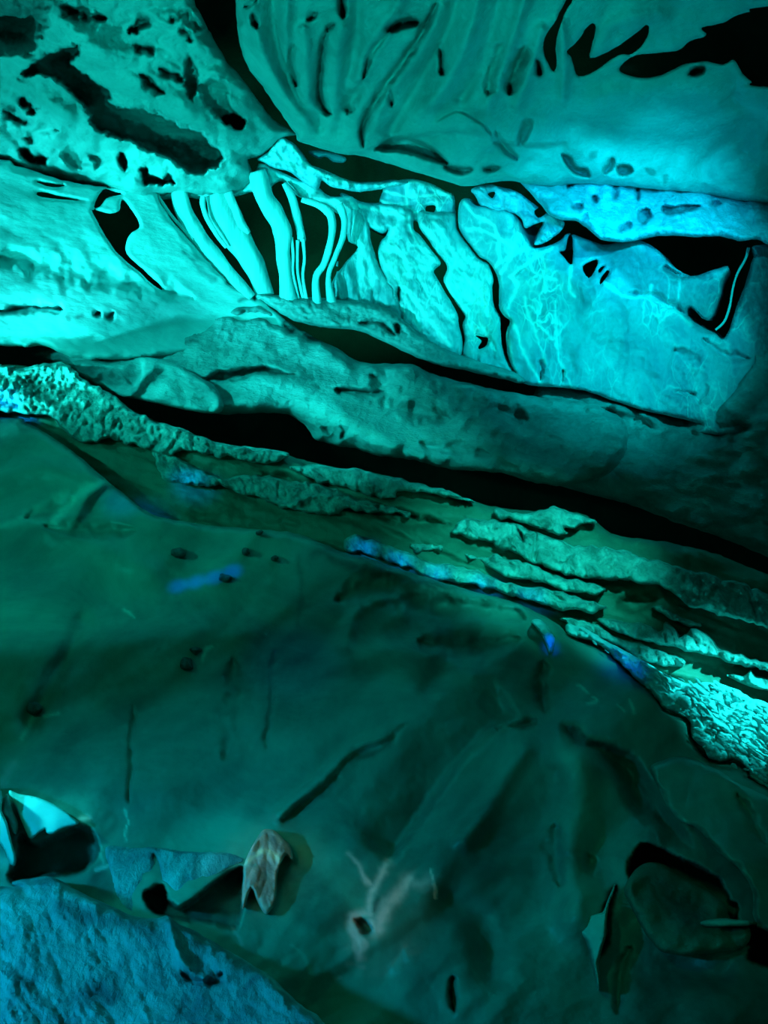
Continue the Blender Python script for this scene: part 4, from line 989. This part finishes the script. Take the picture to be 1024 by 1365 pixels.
# ================================================================== foreground slope (the floor)
CA = [(-80, 570, 5.0), (200, 690, 4.85), (460, 740, 4.85), (740, 835, 4.55), (1080, 1080, 3.7), (0, 800, 4.1), (400, 880, 4.15), (800, 980, 3.95), (0, 1050, 3.1), (500, 1100, 3.2), (1000, 1200, 3.2), (-80, 1440, 2.3), (500, 1440, 2.45), (1080, 1440, 2.7)]
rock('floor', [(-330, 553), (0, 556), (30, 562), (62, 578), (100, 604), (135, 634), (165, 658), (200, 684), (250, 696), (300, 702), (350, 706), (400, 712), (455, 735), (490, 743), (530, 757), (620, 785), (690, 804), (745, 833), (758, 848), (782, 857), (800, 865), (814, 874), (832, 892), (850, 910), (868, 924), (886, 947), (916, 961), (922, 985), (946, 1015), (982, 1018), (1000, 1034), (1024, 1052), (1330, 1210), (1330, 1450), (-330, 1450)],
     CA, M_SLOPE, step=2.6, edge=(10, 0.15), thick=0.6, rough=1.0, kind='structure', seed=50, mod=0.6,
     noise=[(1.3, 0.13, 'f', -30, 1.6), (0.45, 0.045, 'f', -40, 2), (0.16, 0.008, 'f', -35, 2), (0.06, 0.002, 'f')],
     feats=[('c', [(540, 965), (522, 985), (495, 1000), (470, 1010), (448, 1030), (425, 1055), (400, 1078), (376, 1096)], 7, 0.035), ('g', [(512, 982), (470, 1000), (430, 1038), (372, 1088)], 8, -0.05), ('v', [(505, 992), (460, 1008), (425, 1042), (372, 1090)], 3, 0.3),
            ('w', [(518, 992), (470, 1016), (448, 1036), (420, 1066), (392, 1086)], 5, 0.32),
            ('s', [(700, 958), (650, 990), (600, 1050), (560, 1110), (520, 1160)], 20, 0.16, 110),
            ('c', [(725, 880), (722, 920), (728, 950)], 9, 0.06), ('w', [(723, 885), (720, 935)], 9, 0.4), ('c', [(660, 975), (700, 965), (716, 960)], 5, 0.07),
            ('c', [(450, 800), (500, 784), (560, 800), (640, 812), (700, 824)], 16, 0.10), ('g', [(460, 860), (480, 810), (540, 790), (570, 800)], 10, -0.06), ('c', [(560, 855), (620, 868), (690, 850)], 14, 0.06),
            ('g', [(100, 690), (120, 660), (145, 645)], 7, -0.06), ('v', [(72, 694), (95, 670), (120, 650), (140, 642)], 6, 0.8), ('v', [(30, 690), (60, 672), (90, 658)], 5, 0.45), ('c', [(35, 690), (70, 676), (100, 668)], 7, 0.05),
            ('c', [(60, 700), (120, 712), (180, 704)], 8, 0.06), ('w', [(210, 664), (240, 672), (255, 676)], 7, 0.5), ('w', [(275, 694), (300, 696)], 6, 0.35), ('w', [(420, 740), (450, 734), (500, 750), (560, 764), (600, 775)], 8, 0.55),
            ('w', [(232, 676), (250, 684)], 3, 0.4), ('g', [(40, 960), (60, 925), (90, 870), (110, 830)], 12, 0.05), ('w', [(50, 940), (80, 880), (108, 838)], 8, 0.25),
            ('c', [(170, 1070), (175, 1000), (178, 940)], 3, 0.03), ('w', [(171, 1060), (176, 960)], 2, 0.3), ('v', [(165, 1078), (170, 1095), (167, 1110), (168, 1122)], 1.3, 1.0), ('w', [(400, 740), (404, 780), (398, 830)], 3.5, 0.35),
            ('c', [(365, 870), (362, 930), (355, 1000)], 3, 0.03), ('c', [(310, 880), (320, 960), (300, 1010)], 16, 0.05),
            ('g', [(0, 640), (60, 622), (130, 640)], 16, -0.05), ('g', [(0, 700), (60, 700), (110, 720), (200, 760)], 18, -0.05), ('g', [(180, 610), (150, 640), (120, 675)], 9, 0.05), ('v', [(0, 702), (40, 694), (90, 704)], 5, 0.3),
            ('Shd', [(420, 735), (455, 738), (530, 760), (600, 782), (560, 784), (500, 776), (440, 755)], 12, 0.6), ('Shd', [(330, 860), (400, 850), (460, 880), (470, 940), (420, 990), (350, 980), (320, 920)], 40, 0.4),
            ('Shd', [(130, 1010), (260, 1020), (300, 1080), (230, 1120), (150, 1090)], 40, 0.3), ('g', [(470, 880), (520, 870), (600, 880), (640, 920)], 18, -0.05), ('g', [(560, 790), (600, 820), (600, 870), (570, 920)], 14, 0.05),
            ('g', [(0, 870), (80, 860), (200, 850), (330, 840)], 22, -0.05), ('v', [(165, 812), (178, 822)], 2, 0.7), ('v', [(60, 955), (80, 952)], 2, 0.6), ('v', [(28, 985), (38, 966), (46, 950)], 2.5, 0.7), ('v', [(268, 880), (276, 866), (282, 862)], 2, 0.8),
            ('g', [(620, 1120), (660, 1060), (700, 1000)], 14, -0.06), ('g', [(600, 1200), (640, 1230), (660, 1300)], 20, 0.06), ('v', [(760, 1010), (780, 1060), (775, 1120)], 16, 0.3), ('v', [(775, 1180), (790, 1210)], 18, 0.3),  # broad pale strokes paint the lit face of the pillar
            ('g', [(900, 1060), (915, 1100)], 10, -0.05), ('g', [(860, 1300), (900, 1290), (960, 1300)], 20, 0.06), ('g', [(850, 1050), (870, 1080), (880, 1130)], 8, -0.05), ('Shd', [(570, 1140), (540, 1180), (560, 1250), (640, 1300), (700, 1280), (680, 1180)], 40, 0.35),
            # bottom left shadows painted dark, and pinkish marks
            ('p', [(26, 1108), (45, 1120), (65, 1114), (104, 1100), (126, 1110), (132, 1140), (104, 1166), (60, 1172), (20, 1180), (10, 1165), (22, 1140)], 8, 0.2), ('Shd', [(26, 1100), (45, 1120), (65, 1114), (100, 1102), (118, 1112), (124, 1140), (100, 1162), (60, 1168), (20, 1178), (10, 1165), (22, 1140)], 7, 0.5),
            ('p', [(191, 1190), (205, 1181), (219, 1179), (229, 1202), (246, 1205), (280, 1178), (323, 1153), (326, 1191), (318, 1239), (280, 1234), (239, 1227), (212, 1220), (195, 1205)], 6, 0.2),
            ('Shd', [(191, 1190), (205, 1181), (219, 1179), (229, 1202), (246, 1205), (280, 1178), (323, 1153), (326, 1191), (318, 1239), (280, 1234), (239, 1227), (212, 1220), (195, 1205)], 5, 0.7),
            ('Shd', [(120, 1150), (150, 1160), (158, 1190), (150, 1206), (120, 1190)], 14, 0.5), ('Shd', [(370, 1165), (420, 1150), (450, 1180), (480, 1220), (440, 1250), (385, 1230)], 20, 0.45),
            ('m', [(467, 1138), (478, 1151), (484, 1169), (494, 1179)], 2.8, 0.8), ('m', [(517, 1147), (510, 1160), (503, 1176), (495, 1194), (492, 1216)], 4.5, 0.95), ('m', [(494, 1216), (470, 1223), (470, 1241), (481, 1260), (479, 1278)], 5.5, 1.0), ('M', [(470, 1246), (486, 1250), (494, 1262), (480, 1282), (470, 1270)], 6, 0.7),
            ('m', [(544, 1172), (531, 1188), (519, 1204), (508, 1222), (503, 1241), (494, 1230)], 8, 0.95), ('m', [(545, 1176), (560, 1180), (575, 1172)], 8, 0.45), ('v', [(576, 1160), (580, 1178), (583, 1197)], 1.3, 1.0), ('m', [(576, 1160), (580, 1178), (583, 1197)], 1.3, 1.0), ('m', [(484, 1290), (462, 1284)], 3, 0.25),
            ('p', [(472, 1226), (484, 1224), (496, 1236), (494, 1246), (482, 1246), (474, 1236)], 4, 0.08), ('w', [(478, 1232), (488, 1242)], 6, 0.9), ('w', [(505, 1200), (500, 1212)], 3, 0.8), ('m', [(449, 1303), (453, 1302)], 2.5, 1.0), ('m', [(18, 1018), (10, 1030), (4, 1045)], 5, 0.5),
            ('m', [(310, 1240), (318, 1250), (322, 1258)], 2.5, 0.5), ('m', [(106, 1094), (119, 1091)], 3, 0.9), ('m', [(128, 1158), (150, 1153)], 2, 0.8), ('m', [(169, 1150), (170, 1155)], 2.5, 1), ('v', [(131, 1138), (138, 1150)], 2, 0.6),
            ('v', [(390, 1262), (405, 1275), (415, 1295)], 2.5, 0.5), ('v', [(330, 1290), (370, 1310), (420, 1345)], 5, 0.4),
            # bottom right alcoves, their shade painted dark
            ('p', [(745, 968), (766, 966), (786, 979), (819, 990), (850, 1010), (870, 1040), (905, 1092), (925, 1130), (890, 1120), (850, 1090), (822, 1050), (800, 1018), (770, 1006), (755, 1000)], 30, 0.16), ('Shd', [(747, 968), (766, 966), (786, 979), (819, 990), (840, 1005), (820, 1008), (795, 1000), (765, 996)], 9, 0.9),
            ('Shd', [(760, 970), (850, 1010), (905, 1092), (925, 1140), (850, 1130), (815, 1060)], 30, 0.45),
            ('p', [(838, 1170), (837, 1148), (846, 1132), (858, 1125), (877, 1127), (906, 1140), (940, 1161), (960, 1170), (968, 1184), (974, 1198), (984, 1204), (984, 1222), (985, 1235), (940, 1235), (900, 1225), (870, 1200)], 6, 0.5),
            ('p', [(936, 1244), (969, 1254), (1000, 1262), (1024, 1290), (1330, 1320), (1330, 1320), (1024, 1238), (1004, 1232), (990, 1238), (985, 1252)], 6, 0.3), ('Shd', [(936, 1244), (969, 1254), (1000, 1262), (1024, 1290), (1330, 1320), (1330, 1320), (1024, 1238), (1004, 1232), (990, 1238), (985, 1252)], 6, 0.9),
            ('Shd', [(850, 1200), (900, 1260), (980, 1280), (1330, 1330), (1330, 1450), (840, 1450), (830, 1300)], 40, 0.45), ('Shd', [(600, 1060), (640, 1030), (680, 1060), (690, 1160), (640, 1250), (600, 1320), (540, 1320), (520, 1200)], 50, 0.35),
            ('c', [(604, 1300), (603, 1320), (604, 1345)], 5, 0.08), ('w', [(604, 1300), (603, 1345)], 3.5, 0.9), ('g', [(775, 1010), (770, 1080), (760, 1150), (770, 1220)], 28, -0.14),
            ('v', [(770, 912), (784, 924)], 1.6, 0.8), ('v', [(786, 940), (798, 936), (792, 930)], 1.4, 0.8), ('v', [(824, 940), (834, 948)], 1.2, 0.6), ('v', [(840, 934), (846, 950)], 1.4, 0.8), ('c', [(820, 1180), (812, 1202), (810, 1228), (808, 1250), (798, 1278)], 5, 0.08), ('w', [(821, 1176), (812, 1202), (810, 1228), (808, 1250), (798, 1282)], 3, 0.9),
            ('c', [(740, 1100), (745, 1180)], 10, 0.05), ('c', [(785, 1140), (790, 1165)], 7, 0.05), ('c', [(840, 1260), (828, 1290), (824, 1350)], 6, 0.05)])

rock('rock_lobe', [(868, 1020), (872, 1038), (880, 1055), (890, 1075), (908, 1096), (928, 1104), (940, 1116), (953, 1132), (970, 1146), (985, 1158), (1001, 1183), (1004, 1205), (1004, 1222), (1012, 1234), (1022, 1241), (1330, 1342), (1330, 1180), (1024, 1062), (960, 1028), (910, 1008)],
     [(870, 1020, 3.72), (1100, 1100, 3.45), (1020, 1240, 2.95), (930, 1110, 3.35), (1000, 1180, 3.05), (1100, 1260, 2.9)], M_SLOPE, step=2.2, edge=(8, 0.10), thick=0.3, rough=0.8, seed=52,
     label='smooth dark rock lobe with a thin pale rim, right edge above the alcove', cat='rock', noise=[(0.6, 0.06, 'f', 60, 2), (0.15, 0.008, 'f')],
     feats=[('v', [(880, 1055), (890, 1075), (908, 1096), (928, 1104), (953, 1132), (985, 1158), (1001, 1183), (1004, 1222), (1020, 1240)], 2.2, 0.9), ('c', [(985, 1060), (1003, 1095), (1020, 1125)], 6, 0.05)])  # pale line paints the highlight along the rim
rock('rock_tongue', [(762, 1234), (772, 1226), (790, 1218), (803, 1216), (810, 1200), (816, 1186), (822, 1172), (818, 1190), (812, 1206), (809, 1228), (808, 1247), (802, 1268), (799, 1285), (801, 1302), (801, 1318), (797, 1321), (793, 1304), (787, 1280), (783, 1262), (776, 1250)],
     [(762, 1234, 3.0), (822, 1172, 3.05), (800, 1320, 2.72)], M_SLOPE, step=1.5, edge=(7, 0.08), thick=0.15, rough=0.4, seed=53, label='slender pointed rock tongue tapering downwards, bottom right', cat='rock',
     noise=[(0.3, 0.02, 'f')], feats=[('V', [(765, 1232), (800, 1205), (818, 1180), (808, 1240), (799, 1280), (800, 1318), (790, 1280), (780, 1254)], 6, 0.8)])  # pale patch paints the lit face of the tongue
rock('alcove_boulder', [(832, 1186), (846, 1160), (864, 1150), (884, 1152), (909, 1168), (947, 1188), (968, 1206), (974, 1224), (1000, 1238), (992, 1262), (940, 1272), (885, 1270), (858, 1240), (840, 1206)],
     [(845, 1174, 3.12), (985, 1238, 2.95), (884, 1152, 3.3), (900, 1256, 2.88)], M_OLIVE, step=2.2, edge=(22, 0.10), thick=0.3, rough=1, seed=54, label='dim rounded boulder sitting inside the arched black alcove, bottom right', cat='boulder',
     noise=[(0.4, 0.07, 'f'), (0.1, 0.012, 'f')], feats=[('g', [(850, 1190), (900, 1200), (975, 1235)], 14, 0.04), ('Shd', [(845, 1174), (884, 1152), (947, 1188), (972, 1226), (960, 1250), (900, 1256)], 50, 0.85)])  # front darkened to paint the shade of the alcove
rock('rock_strip', [(930, 1230), (960, 1224), (985, 1226), (1004, 1228), (998, 1234), (970, 1235), (945, 1236)], [(930, 1230, 2.98), (1004, 1228, 2.95), (960, 1236, 2.95)], M_SLOPE, step=1.6, edge=(3, 0.04), thick=0.1, rough=0.5, seed=55,
     label='thin pale strip of rock between the two black alcoves, bottom right', cat='rock', feats=[('V', [(930, 1230), (960, 1224), (1004, 1228), (970, 1235)], 5, 0.5)])

# near stones, bottom left
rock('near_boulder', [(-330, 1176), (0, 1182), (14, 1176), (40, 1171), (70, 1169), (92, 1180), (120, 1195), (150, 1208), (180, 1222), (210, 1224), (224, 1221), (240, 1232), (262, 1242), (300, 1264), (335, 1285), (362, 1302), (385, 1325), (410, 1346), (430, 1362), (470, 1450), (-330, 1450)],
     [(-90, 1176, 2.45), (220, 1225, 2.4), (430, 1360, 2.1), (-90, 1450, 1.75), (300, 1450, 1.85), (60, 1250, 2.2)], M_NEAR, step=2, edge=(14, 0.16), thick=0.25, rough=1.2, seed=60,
     label='large rough blue-lit boulder filling the bottom left corner', cat='boulder',
     noise=[(0.5, 0.07, 'f', 65, 1.5), (0.13, 0.014, 'f', 68, 2.5, 4), (0.05, 0.006, 'r', 60, 2), (0.03, 0.004, 'f')],
     feats=[('g', [(226, 1226), (230, 1245), (240, 1275), (262, 1300), (300, 1306)], 5, -0.03), ('c', [(244, 1296), (262, 1304), (290, 1304), (300, 1296)], 6, 0.05), ('w', [(244, 1298), (270, 1304), (292, 1303)], 5, 0.6), ('w', [(258, 1254), (270, 1262)], 5, 0.5),
            ('v', [(300, 1264), (335, 1285), (362, 1302), (385, 1325), (410, 1346), (430, 1362)], 2.5, 0.9), ('Shd', [(60, 1190), (130, 1205), (200, 1226), (210, 1250), (140, 1245), (80, 1225)], 20, 0.55), ('V', [(-10, 1180), (60, 1174), (60, 1220), (30, 1245), (-10, 1240)], 24, 0.5),  # pale patch at the top left paints a highlight
            ('w', [(20, 1300), (35, 1310)], 7, 0.5), ('w', [(130, 1320), (150, 1330)], 9, 0.5), ('w', [(-5, 1225), (3, 1235)], 4, 0.8)])
rock('lit_slab', [(11, 1054), (25, 1058), (50, 1063), (72, 1072), (88, 1082), (97, 1090), (106, 1097), (96, 1101), (84, 1104), (70, 1112), (62, 1110), (60, 1105), (50, 1112), (43, 1118), (38, 1115), (30, 1098), (20, 1075)],
     [(11, 1054, 2.86), (106, 1097, 2.86), (43, 1118, 2.80)], M_FLOW, step=1.6, edge=(2, 0.015), thick=0.16, rough=0.5, seed=61, label='bright cyan wedge-shaped slab above the near boulder, bottom left', cat='slab', noise=[(0.3, 0.015, 'f')])
rock('lit_flake', [(-30, 1048), (-2, 1050), (3, 1062), (2, 1080), (10, 1098), (15, 1120), (21, 1140), (20, 1154), (12, 1150), (7, 1134), (-4, 1122), (-30, 1115)],
     [(-30, 1050, 2.75), (20, 1150, 2.65), (0, 1100, 2.7)], M_FLOW, step=1.6, edge=(3, 0.04), thick=0.14, rough=0.5, seed=62, label='bright cyan sickle-shaped flake at the left edge', cat='slab', noise=[(0.3, 0.015, 'f')])
M_PINK = stone('pinkish_rock', (0.45, 0.36, 0.33), (0.62, 0.50, 0.44), pale=(0.9, 0.8, 0.6), scale=14, bump=0.4, bscale=40)
rock('pinkish_splinter', [(4, 1072), (8, 1058), (12, 1062), (16, 1078), (24, 1096), (22, 1112), (16, 1108), (10, 1092), (4, 1086)], [(4, 1060, 2.8), (24, 1100, 2.8), (10, 1110, 2.75)], M_PINK, step=1.2, edge=(3, 0.03), thick=0.08, rough=0.4, seed=63,
     label='thin pinkish splinter of rock between the two cyan stones at the left edge', cat='stone', noise=[(0.05, 0.006, 'f')])
rock('teal_block', [(140, 1130), (160, 1128), (190, 1128), (219, 1130), (240, 1134), (262, 1136), (290, 1136), (312, 1137), (328, 1146), (310, 1156), (290, 1167), (274, 1178), (260, 1190), (248, 1200), (239, 1205), (230, 1198), (224, 1184), (216, 1178),
                    (202, 1180), (190, 1180), (184, 1196), (178, 1218), (168, 1212), (160, 1204), (152, 1188), (146, 1160)],
     [(140, 1130, 2.85), (328, 1146, 2.95), (178, 1218, 2.6), (240, 1200, 2.7)], M_NEAR, step=1.8, edge=(5, 0.05), thick=0.2, rough=0.8, seed=64, label='ragged teal-blue block behind the near boulder, left of the pinkish stone', cat='boulder',
     noise=[(0.25, 0.02, 'f'), (0.08, 0.005, 'f', 85, 3)], feats=[('w', [(206, 1140), (212, 1175)], 3.5, 0.6), ('w', [(262, 1140), (258, 1180)], 3, 0.4), ('c', [(206, 1140), (212, 1175)], 3.5, 0.03)])
rock('pinkish_stone', [(334, 1132), (342, 1118), (350, 1107), (358, 1105), (366, 1107), (378, 1118), (388, 1129), (391, 1148), (382, 1140), (376, 1148), (370, 1166), (368, 1200), (356, 1219), (345, 1207), (335, 1184), (325, 1212), (322, 1200), (324, 1176), (325, 1154)],
     [(334, 1132, 2.85), (391, 1148, 2.9), (350, 1215, 2.65)], M_PINK, step=1.4, edge=(4, 0.04), thick=0.12, rough=0.5, seed=65, label='pinkish grey pointed stone with a cream crest, bottom left of centre', cat='stone',
     noise=[(0.12, 0.02, 'r', 85, 1.5)], feats=[('v', [(326, 1152), (338, 1142), (350, 1134), (362, 1138), (374, 1148)], 3.5, 1.0), ('Shd', [(344, 1150), (366, 1150), (364, 1196), (354, 1210), (340, 1180)], 8, 0.55), ('Shd', [(352, 1112), (366, 1114), (384, 1140), (366, 1132)], 5, 0.6)])

CHIPS = [((239, 736), 10, 8, 'small jagged dark chip on the slope, above the blue streak of light'), ((300, 770), 9, 6, 'oval dark pebble at the end of the blue streak of light'), ((328, 735), 6, 5, 'tiny round dark pebble right of the jagged chip'),
         ((259, 867), 10, 7, 'upper of two touching dark chips in the middle of the slope'), ((249, 884), 10, 11, 'lower and larger of two touching dark chips in the middle of the slope'), ((43, 943), 12, 9, 'triangular dark chip near the left edge'),
         ((400, 1017), 10, 5, 'flat dark pebble low on the slope, left of the long fissure'), ((366, 744), 6, 4, 'tiny flat dark pebble highest on the slope'), ((346, 710), 6, 4, 'tiny dark pebble just under the bench')]
fA = depth_field(CA)
for k, ((x, y), w_, h_, lb) in enumerate(CHIPS):
    rk = np.random.RandomState(k + 3)
    ol = []
    for j in range(9):
        a = 2 * math.pi * j / 9
        q = 0.7 + 0.5 * rk.rand()
        ol.append((x + w_ * q * math.cos(a), y + h_ * q * math.sin(a)))
    d = float(fA(np.array([[x, y]], float))[0]) - 0.06
    rock('stone_chip', ol, [(x - 9, y, d), (x + 9, y, d), (x, y + 9, d - 0.02)], M_CHIP, step=1.5, edge=(5, 0.06), thick=0.12, rough=0.5, seed=70 + k, label=lb, cat='stone', group='dark chips lying on the slope', noise=[(0.05, 0.01, 'f')])
